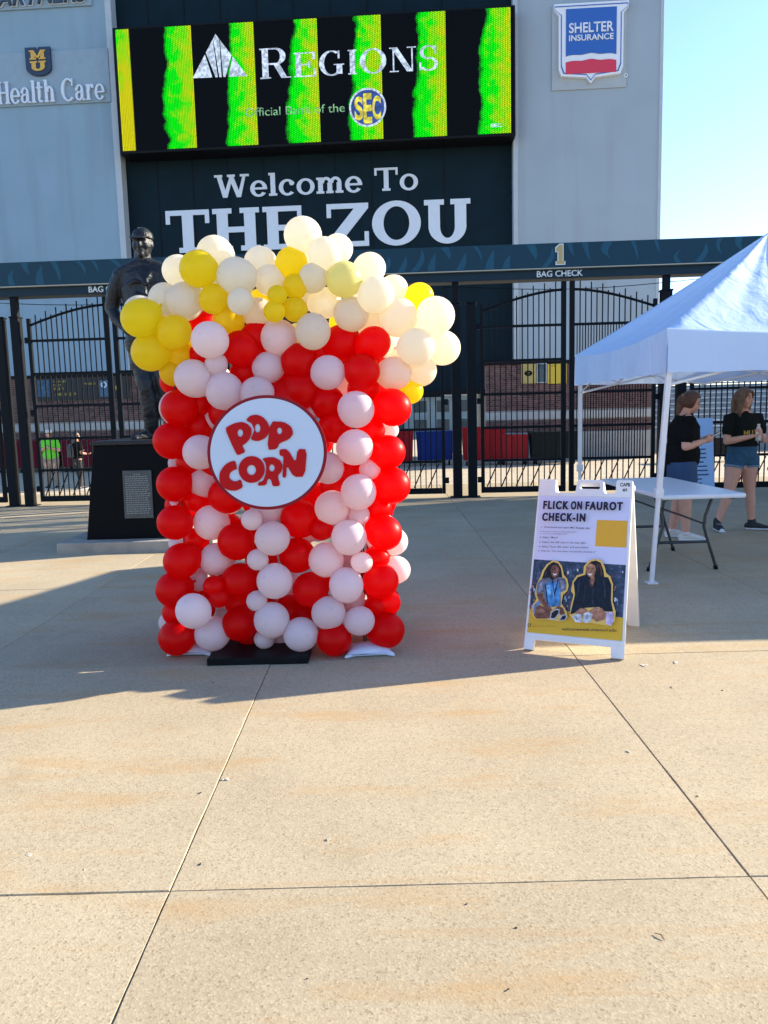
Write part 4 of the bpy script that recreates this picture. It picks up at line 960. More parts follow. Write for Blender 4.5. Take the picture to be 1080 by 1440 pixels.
pput('sitter_outline', [pz([(35, 1150), (38, 1075), (75, 1000), (55, 950), (80, 850), (110, 800), (130, 740), (175, 680), (235, 645), (290, 655), (330, 700), (350, 780), (385, 815), (400, 880), (385, 930), (345, 960), (330, 1040), (380, 1110), (395, 1160), (370, 1195), (310, 1205), (200, 1190), (70, 1185)])], GO)
pput('hair', [pz([(125, 820), (150, 745), (190, 690), (240, 660), (290, 675), (320, 720), (335, 800), (300, 830), (170, 835)])], pm('hair', (.012, .009, .01)))
pput('face', [pz([(212, 740), (225, 700), (262, 685), (295, 702), (305, 745), (290, 790), (258, 812), (228, 790)])], SKIN1)
pput('smile', [pz([(236, 768), (262, 772), (282, 764), (270, 784), (248, 784)])], pm('white', (.75, .73, .75)))
pput('eye', [pz([(228, 730), (244, 727), (244, 735), (229, 737)]), pz([(268, 726), (284, 727), (283, 735), (268, 734)])], pm('hair', (.012, .009, .01)))
pput('shirt', [pz([(85, 850), (130, 815), (200, 805), (230, 830), (300, 800), (360, 810), (380, 860), (370, 920), (320, 940), (325, 1060), (200, 1080), (155, 1000), (140, 940), (80, 965), (72, 920)])], pm('greyshirt', (.13, .15, .22)))
pput('vest', [pz([(160, 870), (205, 840), (290, 845), (320, 930), (300, 1060), (215, 1075), (175, 1000)])], pm('bluevest', (.06, .22, .5)))
pput('vest_light', [pz([(175, 880), (215, 870), (225, 960), (185, 970)]), pz([(240, 900), (262, 880), (258, 1000), (245, 1010)])], pm('blue_light', (.14, .4, .72)))
pput('arm', [pz([(78, 965), (138, 945), (165, 1020), (215, 1070), (240, 1100), (215, 1120), (160, 1075), (110, 1030)])], SKIN1)
pput('leg', [pz([(55, 1150), (60, 1090), (110, 1055), (180, 1085), (225, 1130), (260, 1165), (180, 1180), (80, 1180)]), pz([(250, 1100), (300, 1060), (345, 1080), (370, 1130), (330, 1150), (300, 1120)])], SKIN1)
pput('shorts', [pz([(45, 1120), (60, 1050), (95, 1020), (130, 1040), (70, 1085), (62, 1140)])], pm('denim', (.16, .22, .38)))
pput('shoe', [pz([(215, 1175), (225, 1120), (275, 1088), (318, 1095), (312, 1140), (270, 1185), (235, 1195)]), pz([(310, 1195), (330, 1150), (375, 1135), (392, 1160), (370, 1195)])], pm('shoe_white', (.42, .42, .45)))
pput('shoe_sole', [pz([(226, 1172), (236, 1128), (276, 1100), (306, 1105), (300, 1135), (262, 1176)]), pz([(322, 1188), (338, 1158), (370, 1148), (380, 1165), (362, 1188)])], pm('hair', (.012, .009, .01)))
pput('skin_light', [pz([(262, 700), (290, 712), (294, 745), (278, 758), (268, 730)]), pz([(90, 985), (112, 975), (140, 1030), (175, 1070), (160, 1065), (110, 1020)]), pz([(80, 1110), (130, 1085), (170, 1110), (140, 1125), (90, 1135)])], pm('skin_a_light', (.28, .13, .085)))
pput('lanyard', [pz([(232, 830), (240, 830), (262, 960), (256, 965)]), pz([(290, 820), (298, 824), (262, 965), (256, 958)]), pz([(160, 870), (168, 866), (196, 1040), (186, 1040)])], pm('hair', (.012, .009, .01)))
pput('shirt_fold', [pz([(310, 830), (352, 836), (362, 900), (330, 915), (322, 880)]), pz([(98, 870), (128, 850), (140, 920), (104, 938)])], pm('shirt_fold', (.22, .25, .33)))
pput('hair_strand', [pz([(160, 760), (178, 720), (172, 800), (150, 815)]), pz([(205, 680), (222, 668), (208, 720), (200, 740)])], pm('hair_sheen', (.05, .035, .035)))
pput('sitter_outline', [pz([(415, 1150), (425, 1060), (450, 960), (425, 930), (440, 840), (480, 785), (545, 765), (550, 700), (600, 645), (660, 628), (720, 640), (755, 700), (770, 760), (810, 790), (835, 860), (830, 1020), (860, 1110), (850, 1200), (800, 1240), (620, 1215), (470, 1210), (440, 1175)])], GO)
pput('hair', [pz([(565, 770), (575, 700), (620, 655), (670, 645), (715, 665), (745, 740), (750, 800), (690, 860), (620, 830)])], pm('hair', (.012, .009, .01)))
pput('blouse', [pz([(420, 1140), (445, 1040), (465, 960), (450, 850), (490, 800), (570, 775), (640, 815), (720, 790), (790, 800), (820, 870), (815, 1010), (835, 1110), (760, 1110), (700, 1070), (560, 1080), (460, 1130)])], pm('navyblack', (.007, .01, .02)))
pput('face', [pz([(572, 730), (585, 690), (620, 672), (660, 690), (672, 735), (655, 780), (625, 803), (595, 790), (578, 765)])], SKIN2)
pput('neck', [pz([(615, 800), (650, 790), (660, 815), (640, 875), (620, 850)])], SKIN2)
pput('smile', [pz([(590, 762), (612, 770), (634, 762), (622, 783), (602, 782)])], pm('white', (.75, .73, .75)))
pput('eye', [pz([(586, 722), (602, 719), (602, 727), (587, 729)]), pz([(630, 718), (648, 720), (647, 728), (630, 727)])], pm('hair', (.012, .009, .01)))
pput('leg', [pz([(470, 1120), (520, 1080), (575, 1085), (600, 1120), (560, 1160), (500, 1160)]), pz([(600, 1110), (660, 1072), (730, 1080), (770, 1130), (755, 1180), (680, 1205), (620, 1170)])], SKIN2)
pput('shoe', [pz([(440, 1160), (480, 1135), (530, 1140), (540, 1190), (520, 1215), (470, 1205)]), pz([(540, 1190), (555, 1130), (595, 1115), (640, 1140), (620, 1200), (575, 1220)])], pm('shoe_pale', (.5, .55, .62)))
pput('cup', [pz([(770, 1115), (838, 1118), (838, 1195), (815, 1240), (768, 1220)])], pm('lilac_cup', (.5, .42, .66)))
pput('skin_light', [pz([(584, 700), (612, 684), (640, 694), (628, 712), (600, 712)]), pz([(596, 735), (618, 735), (614, 758), (598, 752)]), pz([(640, 740), (656, 738), (650, 765), (636, 772)]), pz([(660, 1085), (715, 1088), (745, 1110), (690, 1112), (650, 1105)]), pz([(500, 1098), (545, 1090), (570, 1104), (520, 1118)])], pm('skin_b_light', (.48, .25, .16)))
pput('blouse_fold', [pz([(500, 830), (520, 815), (505, 920), (480, 1010), (478, 980)]), pz([(740, 830), (752, 826), (770, 930), (762, 1010), (748, 960)]), pz([(640, 900), (655, 905), (645, 1050), (630, 1050)]), pz([(560, 880), (572, 878), (560, 1000), (548, 1030)])], pm('blouse_fold', (.02, .028, .05)))
pput('hair_strand', [pz([(690, 670), (716, 690), (735, 760), (722, 800), (712, 720)]), pz([(672, 660), (690, 690), (692, 760), (684, 720)]), pz([(600, 820), (612, 822), (630, 870), (645, 880), (640, 895), (618, 880)])], pm('hair_brown', (.09, .045, .03)))
pput('shoe_mark', [pz([(458, 1165), (478, 1150), (500, 1180), (490, 1195)]), pz([(566, 1150), (590, 1135), (606, 1160), (588, 1190), (574, 1180)])], pm('shoe_grey', (.25, .28, .34)))
# lettering on the poster
def ptext2(*a, **k):
    for q in (-2.5, 2.5): ptext(a[0], a[1] + q, *a[2:], **k)
def ptext(s, x, y, capx, wx, mm, bold=.0, nm='lettering', sp=1.03):
    p0, p1 = uv(x, y), uv(x + wx, y + wx * .012); pc_ = uv(x, y - capx); lay[0] += 1
    b_ = text_bm(s, (pc_[1] - p0[1]), 0, 0, math.hypot(p1[0] - p0[0], p1[1] - p0[1]), 'LEFT', bold, spacing=sp)
    sl_ = math.atan2(p1[1] - p0[1], p1[0] - p0[0])
    for v in b_.verts: v.co = (p0[0] + v.co.x * math.cos(sl_) - v.co.z * math.sin(sl_), -.0335 - lay[0] * .00025, p0[1] + v.co.z * math.cos(sl_) + v.co.x * math.sin(sl_))
    return obj(nm, b_, mm, poster)
INK = pm('ink', (.012, .012, .03)); INKO = pm('ink_gold', (.3, .18, .02))
ptext2('FLICK', 122, 162, 76, 265, INK, .036, sp=1.26); ptext2('ON', 412, 164, 76, 112, INK, .036, sp=1.26); ptext2('FAUROT', 562, 166, 76, 368, INK, .036, sp=1.26)
ptext2('CHECK-IN', 115, 275, 74, 445, INK, .036, sp=1.26)
ptext('1. Download and open MU Engage app', 108, 345, 17, 500, INK, .01)
ptext('Download at missouri.edu/engageapple', 98, 382, 11, 375, INK); ptext('or missouri.edu/engagegoogle', 98, 402, 11, 280, INK)
ptext('2. Select "More"', 97, 442, 17, 190, INK, .01); ptext('3. Select the QR icon in the top right', 92, 486, 17, 478, INK, .01)
ptext('4. Select "Scan QR code" and scan below', 88, 528, 17, 508, INK, .01); ptext('5. Wait for "You have been successfully checked in"', 84, 568, 16, 585, INK, .005)
ptext('welcomeweek.missouri.edu', 340, 1284, 26, 525, INK, .015); ptext('University of Missouri', 52, 1254, 15, 240, INKO)
pput('crest', [pz([(0, 1226), (32, 1228), (30, 1250), (14, 1260), (-2, 1248)])], INK); pput('crest', [pz([(6, 1232), (26, 1234), (24, 1247), (13, 1252), (4, 1245)])], pm('gold', (.68, .42, .03)))
for s, yy, w_, h_ in (('CAPB', .963, .2, .021), ('#3', .935, .09, .017)):
    b_ = text_bm(s, h_ * LEN, .82 * hw_, yy * LEN, w_ * hw_, 'CENTER', .02, .0008, y=-.0325); obj('marker_text', b_, INK, fp)

# pale blue sign by the fence
BP = P(985, 697, 12.9)
t = thing('blue_notice_board', 'pale blue notice board with dark text lines standing behind the ponytailed woman', 'sign', (BP.x, 12.9, 0), .1)
z0, z1 = BP.z, P(990, 588, 12.9).z
b_ = flat_mesh([[[(-.42, z0 - .05), (.24, z0 - .05), (.16, z1), (-.18, z1)]]], .03); obj('board', b_, mat('board_blue', (.3, .5, .8), .5, var=.04), t)
bm = NB(); box(bm, -.4, -.02, z0 - .14, .23, .02, z0 - .03, .004); obj('yellow_foot', bm, mat('board_yellow', (.6, .42, .05), .5), t)
bm = NB(); box(bm, -.38, -.02, -.02, -.33, .02, z0 - .1); box(bm, .16, -.02, -.02, .21, .02, z0 - .1); obj('leg', bm, m_tleg, t)
bm = NB(); rq = random.Random(2)
for k in range(13):
    z = z0 + .06 + k * .07; box(bm, -.25 + .005 * k, -.0335, z, .1 + rq.uniform(-.1, .06) - .004 * k, -.031, z + .022)
obj('text_lines', bm, mat('board_ink', (.02, .05, .14), .5), t)

# ================================================================== BALLOON DISPLAY
def bal_mat(name, col, tcol, tr, rough=.3):
    m = bpy.data.materials.new(name); m.use_nodes = True; n = m.node_tree.nodes; l = m.node_tree.links; b = n['Principled BSDF']; out = n['Material Output']
    oi = n.new('ShaderNodeObjectInfo'); mr = n.new('ShaderNodeMapRange'); mr.inputs[3].default_value = .93; mr.inputs[4].default_value = 1.06; l.new(oi.outputs['Random'], mr.inputs[0])
    sc_ = n.new('ShaderNodeVectorMath'); sc_.operation = 'SCALE'; sc_.inputs[0].default_value = col; l.new(mr.outputs[0], sc_.inputs['Scale'])
    tc = n.new('ShaderNodeTexCoord'); sx = n.new('ShaderNodeSeparateXYZ'); l.new(tc.outputs['Object'], sx.inputs[0])
    r2 = n.new('ShaderNodeMapRange'); r2.inputs[1].default_value = .992; r2.inputs[2].default_value = .9985; r2.inputs[4].default_value = .35; l.new(sx.outputs[2], r2.inputs[0])
    mx = n.new('ShaderNodeMix'); mx.data_type = 'RGBA'; l.new(r2.outputs[0], mx.inputs[0]); l.new(sc_.outputs[0], mx.inputs[6]); mx.inputs[7].default_value = (col[0] * .3, col[1] * .28, col[2] * .28, 1)
    l.new(mx.outputs[2], b.inputs['Base Color']); b.inputs['Roughness'].default_value = rough; b.inputs['Specular IOR Level'].default_value = .3
    t = n.new('ShaderNodeBsdfTranslucent'); t.inputs[0].default_value = (*tcol, 1); ms = n.new('ShaderNodeMixShader'); ms.inputs[0].default_value = tr
    l.new(b.outputs[0], ms.inputs[1]); l.new(t.outputs[0], ms.inputs[2]); l.new(ms.outputs[0], out.inputs[0]); return m
m_bw = bal_mat('balloon_white', (.90, .84, .93), (.92, .78, .74), .55)  # white with the pink glow of the red balloons put into the colour
m_bglow = bal_mat('balloon_white_glow', (.88, .86, .82), (.95, .90, .74), .58)  # copy of the white balloons, cream backlit glow painted into the colour
m_br = bal_mat('balloon_red', (.82, .0, .002), (1, .0, .004), .62, .4)
m_by_ = bal_mat('balloon_yellow', (.93, .76, .03), (1, .86, .06), .66)
m_bl_ = bal_mat('balloon_pale_yellow', (.84, .80, .36), (.85, .8, .36), .5)
def bal_mesh(mm, nm, elong):
    bm = NB(); prof = []; n_ = 22
    for k in range(n_ + 1):
        th = math.pi * k / n_; r_ = math.sin(th); z = math.cos(th)
        if z < 0: z *= elong; r_ *= 1 - .10 * (1 - math.cos(th) ** 2) * 0 - .12 * max(0, -math.cos(th)) ** 2
        prof.append((r_, z))
    rings = []; sg = 28
    top = bm.verts.new((0, 0, 1)); 
    for r_, z in prof[1:-1]: rings.append([bm.verts.new((r_ * math.cos(2 * math.pi * q / sg), r_ * math.sin(2 * math.pi * q / sg), z)) for q in range(sg)])
    for r_, z in ((.07, -elong - .03), (.045, -elong - .07), (.1, -elong - .12), (.08, -elong - .15)): rings.append([bm.verts.new((r_ * math.cos(2 * math.pi * q / sg), r_ * math.sin(2 * math.pi * q / sg), z)) for q in range(sg)])
    for q in range(sg): bm.faces.new((top, rings[0][q], rings[0][(q + 1) % sg]))
    for A, B in zip(rings, rings[1:]):
        for q in range(sg): bm.faces.new((A[q], B[q], B[(q + 1) % sg], A[(q + 1) % sg]))
    bm.faces.new(rings[-1][::-1]); me = bpy.data.meshes.new(nm); bm.to_mesh(me); bm.free(); me.shade_smooth(); me.materials.append(mm); return me
BM = {}
for kk, mm in (('C', m_bglow), ('W', m_bw), ('R', m_br), ('Y', m_by_), ('L', m_bl_)): BM[kk] = [bal_mesh(mm, 'balloon', 1.08 + .07 * q) for q in range(3)]
disp = thing('balloon_display', 'tall popcorn box made of red, white and yellow balloons on a black base', 'balloon display', (-.58, 5.0, 0))
DC = Vector((-.58, 5.0, 0)); rb = random.Random(21)
def balloon(p, r, c, lean=None):
    o = bpy.data.objects.new('balloon', rb.choice(BM[c])); COL.objects.link(o); o.parent = disp; o.location = p - DC
    d = Vector((p.x + .58, p.y - 5.15, 0)); d = d.normalized() if d.length > .01 else Vector((0, -1, 0))
    if lean: d = lean
    d = (d + Vector((rb.uniform(-.6, .6), rb.uniform(-.5, .2), rb.uniform(-.7, .7)))).normalized()
    o.rotation_euler = d.to_track_quat('Z', 'Y').to_euler(); s = r * rb.uniform(.99, 1.02); o.scale = (s * rb.uniform(.96, 1.02), s * rb.uniform(.96, 1.02), s * rb.uniform(.98, 1.05)); return o
BL = """426,331,25,W,1 457,357,23.5,W,0 475,350,20,W,2 302,358,25,W,1 280,378,26,Y,0 251,381,21,W,2 332,388,26,W,0 366,369,22,W,2 300,421,20,Y,0 338,424,18,W,-1
260,424,26,W,1 232,421,22,W,2 196,436,20,W,3 197,448,26.5,Y,0 245,467,24,Y,0 212,495,26,Y,1 254,500,19,Y,2 244,524,19,Y,2 320,449,20,Y,1 362,440,21,W,2 380,394,22,W,1
286,456,20,R,3 295,478,26,W,-1 339,491,25,R,1 362,474,22,R,2 392,475,25.5,W,1 410,371,22,Y,1 390,415,14,Y,-1 386,438,15,Y,-1 415,403,17,Y,0 415,435,17,Y,0 280,500,15,R,2
304,513,16,W,0 272,532,26,W,0 344,525,20,R,2 377,517,22,W,1 315,550,26,W,0 362,554,25,W,0 441,390,20,W,0 484,393,25,L,0 520,377,21,W,2 529,414,25,W,0 554,406,19,W,2
589,418,20,Y,2 613,444,26,W,0 560,446,27,W,1 494,442,24,W,1 525,450,24,W,3 458,426,21,W,2 431,421,16,W,3 585,488,26,W,0 622,489,25,W,2 592,521,21,W,2 577,550,18,Y,2
554,525,24,W,1 440,466,25,W,0 525,483,24,R,1 482,483,26,R,2 421,509,26,R,1 447,497,24,R,3 461,524,24,W,0 509,522,25,R,0 423,550,27,R,1 512,548,23,R,2 250,574,26,W,3
252,574,25,R,1 282,568,20,R,2 241,620,25,R,1 283,600,20,R,2 315,581,22,R,1 281,636,24,W,0 268,650,20,R,2 287,678,22,W,2 251,651,14,W,3 245,681,25,R,1 278,704,17,R,2
319,697,26,R,1 250,709,14,W,3 246,735,25,R,0 297,735,25,W,1 277,759,17,R,2 251,764,14,W,3 255,789,25.5,R,0 332,762,26,R,0 354,731,15,W,-1 383,757,25.5,W,-1 304,786,24,W,1
362,787,15,W,-1 386,817,25.5,W,-1 337,816,25.5,R,0 245,829,26,R,0 301,824,15,R,-1 308,840,15,R,-1 280,815,17,W,2 272,859,25.5,W,-2 248,861,20,R,1 249,896,26,R,0 240,876,17,W,2
299,891,25,W,0 337,877,26,R,0 361,845,15,W,-1 382,872,25.5,W,-1 371,899,14,W,0 352,900,17,R,2 395,897,14,W,2 336,847,20,R,2 422,730,27,R,1 453,744,16,R,0 467,714,25,W,0
505,724,15,W,0 532,714,18,R,1 491,756,25,W,-1 540,749,25.5,R,0 554,761,20,W,2 430,750,15,W,2 418,781,26,R,1 459,787,25,W,0 509,791,15,W,-1 532,784,16,R,1 557,801,20,W,2
536,817,25,R,0 487,823,25,W,-1 437,829,26,R,0 462,810,20,R,2 546,848,18,R,1 533,851,18,R,1 462,862,25,W,-1 498,845,19,W,2 506,873,22,W,-1 544,886,26,R,0 423,892,25,W,-1
470,903,25.5,R,-1 418,846,18,W,3 406,858,22,R,2 427,865,20,R,2 501,576,25.5,W,-1 499,629,25.5,W,-1 461,658,23,W,0 520,660,15,W,0 504,692,25.5,W,-1 552,573,26,R,0 549,605,12,W,2
545,636,25,R,0 552,683,26,R,0 530,709,17,R,1 521,606,21,R,1 460,566,24,R,1 472,600,24,R,1 492,662,21,R,2 441,578,9,W,1 473,684,22,R,2 375,716,23,W,1 516,640,20,R,2
400,560,25,R,1 340,575,22,R,2 300,655,20,R,2 440,620,24,R,2 350,660,24,R,2 400,690,24,R,2 330,610,22,R,2 397,600,24,R,2 388,532,20,R,3 302,590,16,W,2 409,735,16,W,2 268,800,15,R,3"""
YB = 4.80
for tk in BL.split():
    x, y, r_, c, ly = tk.split(','); x, y, r_, ly = float(x), float(y), float(r_), float(ly)
    top = y < 470 or (y < 540 and (x < 262 or x > 545))
    Yc = YB + ly * .075 + (.0 if top else .0)
    if c == 'W' and (y < 475 or (x > 540 and y < 560)): c = 'C'  # upper whites take the copy tinted with backlit glow
    p = P(x, y, Yc); rad = r_ * Yc / F * 1.0; p.z = max(p.z, rad * 1.02); balloon(p, rad, c)
# back wall, side walls and the rear of the popcorn heap (the display is a hollow box)
xl, xr_ = P(262, 700, 5.2).x, P(532, 700, 5.2).x
for i in range(7):
    for j in range(9):
        if rb.random() < .28: continue
        x = xl + (xr_ - xl) * i / 6; z = .13 + j * .2; c = 'R' if (i + (j % 2) * (i % 3 == 1)) % 2 == 0 else 'W'
        balloon(Vector((x + rb.uniform(-.02, .02), 5.42 + rb.uniform(-.03, .05), z + rb.uniform(-.02, .02))), .108, c)
for s, x in ((0, xl), (1, xr_)):
    for j in range(9):
        for yy in (5.06, 5.25): balloon(Vector((x + rb.uniform(-.02, .03), yy, .14 + j * .2 + .1 * (yy > 5.1) + rb.uniform(-.02, .02))), .1, 'R' if (j + (yy > 5.1)) % 3 else 'W')
for px, py, yy in ((230, 450, 5.15), (280, 410, 5.2), (330, 400, 5.25), (390, 390, 5.25), (440, 360, 5.2), (500, 400, 5.25), (560, 430, 5.2), (600, 470, 5.15), (250, 500, 5.2), (570, 510, 5.25), (310, 450, 5.45), (370, 430, 5.5), (430, 410, 5.5), (490, 450, 5.5), (540, 480, 5.45), (420, 480, 5.2), (350, 490, 5.2), (490, 500, 5.2)):
    balloon(P(px, py, yy), .12, rb.choice('CCCCYL'))
# base plate and poles
a, b_ = G(291, 937), G(434, 933)
bm = NB(); box(bm, a.x + .58, a.y - 5.0, .0, b_.x + .58, .05, .045, .006); obj('base_plate', bm, mat('base_black', (.006, .0065, .008), .5, var=.2, vscale=8, spec=.12), disp)
m_rod = mat('rod_dark', (.06, .03, .025), .4, .4)
for px in (512.5, 515.5, 268):
    q = P(px, 921, 4.93); bm = NB(); cyl(bm, (q.x + .58, -.07, .03), (q.x + .58, -.07, 2.1), .0045, 8); obj('pole', bm, m_rod, disp, True)
# sandbags
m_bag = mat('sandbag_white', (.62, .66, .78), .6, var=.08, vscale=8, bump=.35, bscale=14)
def sandbag(label, x0, y0, x1, y1, rz):
    a, b_ = G(x0, y0), G(x1, y1); t = thing('sandbag', label, 'sandbag', ((a.x + b_.x) / 2, (a.y + b_.y) / 2 + .1, 0), rz, 'white sandbags holding the display'); L = (b_ - a).length
    bm = NB(); ell(bm, (0, 0, .028), (L * .42, .1, .034), (0, 0, 0), 20)
    for sx, sy in ((-1, -1), (1, -1), (1, 1), (-1, 1)): tube(bm, [(sx * L * .3, sy * .06, .024), (sx * L * .49, sy * .115, .01)], [(.04, .022), (.012, .008)], 10)
    box(bm, -L * .44, -.1, .006, L * .44, .1, .028, .004)
    o = fused('bag', bm, .006, m_bag, t, 4)
    bm = NB()
    tube(bm, [(-L*.48, -.105, .02), (0, -.103, .02), (L*.48, -.105, .02)], [(.004, .006)] * 3, 6); obj('seam', bm, m_bag, t, True)
    return t
sandbag('white sandbag under the left end of the balloon display', 236, 925, 300, 920, -.05)
sandbag('white sandbag under the right end of the display at the pole foot', 484, 927, 552, 921, .08)
# round popcorn sign
YS = 4.47; sc0 = P(376, 636, YS)
sgn = thing('popcorn_sign', 'round white sign with dark red rim reading POP CORN on the balloons', 'sign', sc0)
def sxy(px, py): p = P(px, py, YS); return (p.x - sc0.x, p.z - sc0.z)
def ec(k, n=96): return [sxy(376 + 84 * k * math.cos(2 * math.pi * q / n), 636 + 80.5 * k * math.sin(2 * math.pi * q / n)) for q in range(n)]
obj('board', flat_mesh([[ec(1)]], .012), mat('board_rim_red', (.22, .003, .014), .5, spec=.2), sgn)
def sput(nm, pcs, y, mm, ext=.004):
    b_ = flat_mesh(pcs, ext)
    for v in b_.verts: v.co.y -= y
    return obj(nm, b_, mm, sgn)
sput('face', [[ec(.945)]], .0125, mat('sign_face', (.47, .57, .74), .5, var=.02, vscale=3), .003)
m_sred = mat('sign_letter_red', (.42, .002, .006), .5, spec=.15)
def c5(pts): return [sxy(200 + x / 2.571, 500 + y / 2.571) for x, y in pts]
def c3(pts): return [sxy(210 + x / 5.684, 530 + y / 5.684) for x, y in pts]
def smooth_loop(pts, it=2):
    for _ in range(it):
        o = []
        for i in range(len(pts)):
            a, b_ = pts[i], pts[(i + 1) % len(pts)]
            o += [(a[0] * .8 + b_[0] * .2, a[1] * .8 + b_[1] * .2), (a[0] * .2 + b_[0] * .8, a[1] * .2 + b_[1] * .8)]
        pts = o
    return pts
def eh(cx, cy, rx, ry, n=20): return [(cx + rx * math.cos(2 * math.pi * k / n), cy + ry * math.sin(2 * math.pi * k / n)) for k in range(n)]
S = smooth_loop
LT = [('P', [c3(S([(610, 412), (650, 385), (700, 365), (745, 358), (790, 375), (820, 410), (822, 450), (805, 500), (770, 535), (745, 547), (775, 600), (712, 626), (700, 612), (662, 535)], 1)), c3(eh(732, 448, 22, 30))]),
      ('O', [c3(S([(775, 345), (810, 310), (860, 300), (910, 318), (948, 360), (966, 405), (960, 450), (930, 490), (880, 512), (840, 510), (815, 495), (829, 460), (845, 425), (835, 400), (822, 372)], 1)), c3(eh(870, 410, 22, 34))]),
      ('P', [c5(S([(465, 237), (512, 239), (540, 256), (548, 282), (532, 303), (498, 316), (488, 338), (453, 341)], 1)), c5(eh(498, 272, 9, 12))]),
      ('C', [c3(S([(690, 668), (650, 675), (605, 705), (568, 760), (563, 820), (585, 875), (640, 905), (700, 908), (755, 880), (735, 815), (700, 833), (665, 828), (642, 800), (650, 765), (680, 742), (706, 738), (700, 700)], 1))]),
      ('O', [c3(eh(822, 738, 104, 107, 40)), c3(eh(821, 742, 36, 40))]),
      ('R', [c3(S([(905, 652), (950, 640), (1000, 640), (1050, 665), (1070, 710), (1060, 755), (1028, 790), (1052, 868), (990, 874), (975, 815), (950, 812), (938, 865), (868, 867), (880, 838), (912, 830), (932, 780), (940, 720), (930, 680)], 1)), c3(eh(984, 726, 22, 28))]),
      ('N', [c5(S([(497, 338), (527, 337), (556, 388), (563, 337), (597, 338), (589, 437), (549, 438), (524, 395), (522, 440), (508, 440), (511, 395), (512, 362), (499, 362)], 1))])]
for ch, loops in LT: sput('letter', [loops], .0165, m_sred, .006)
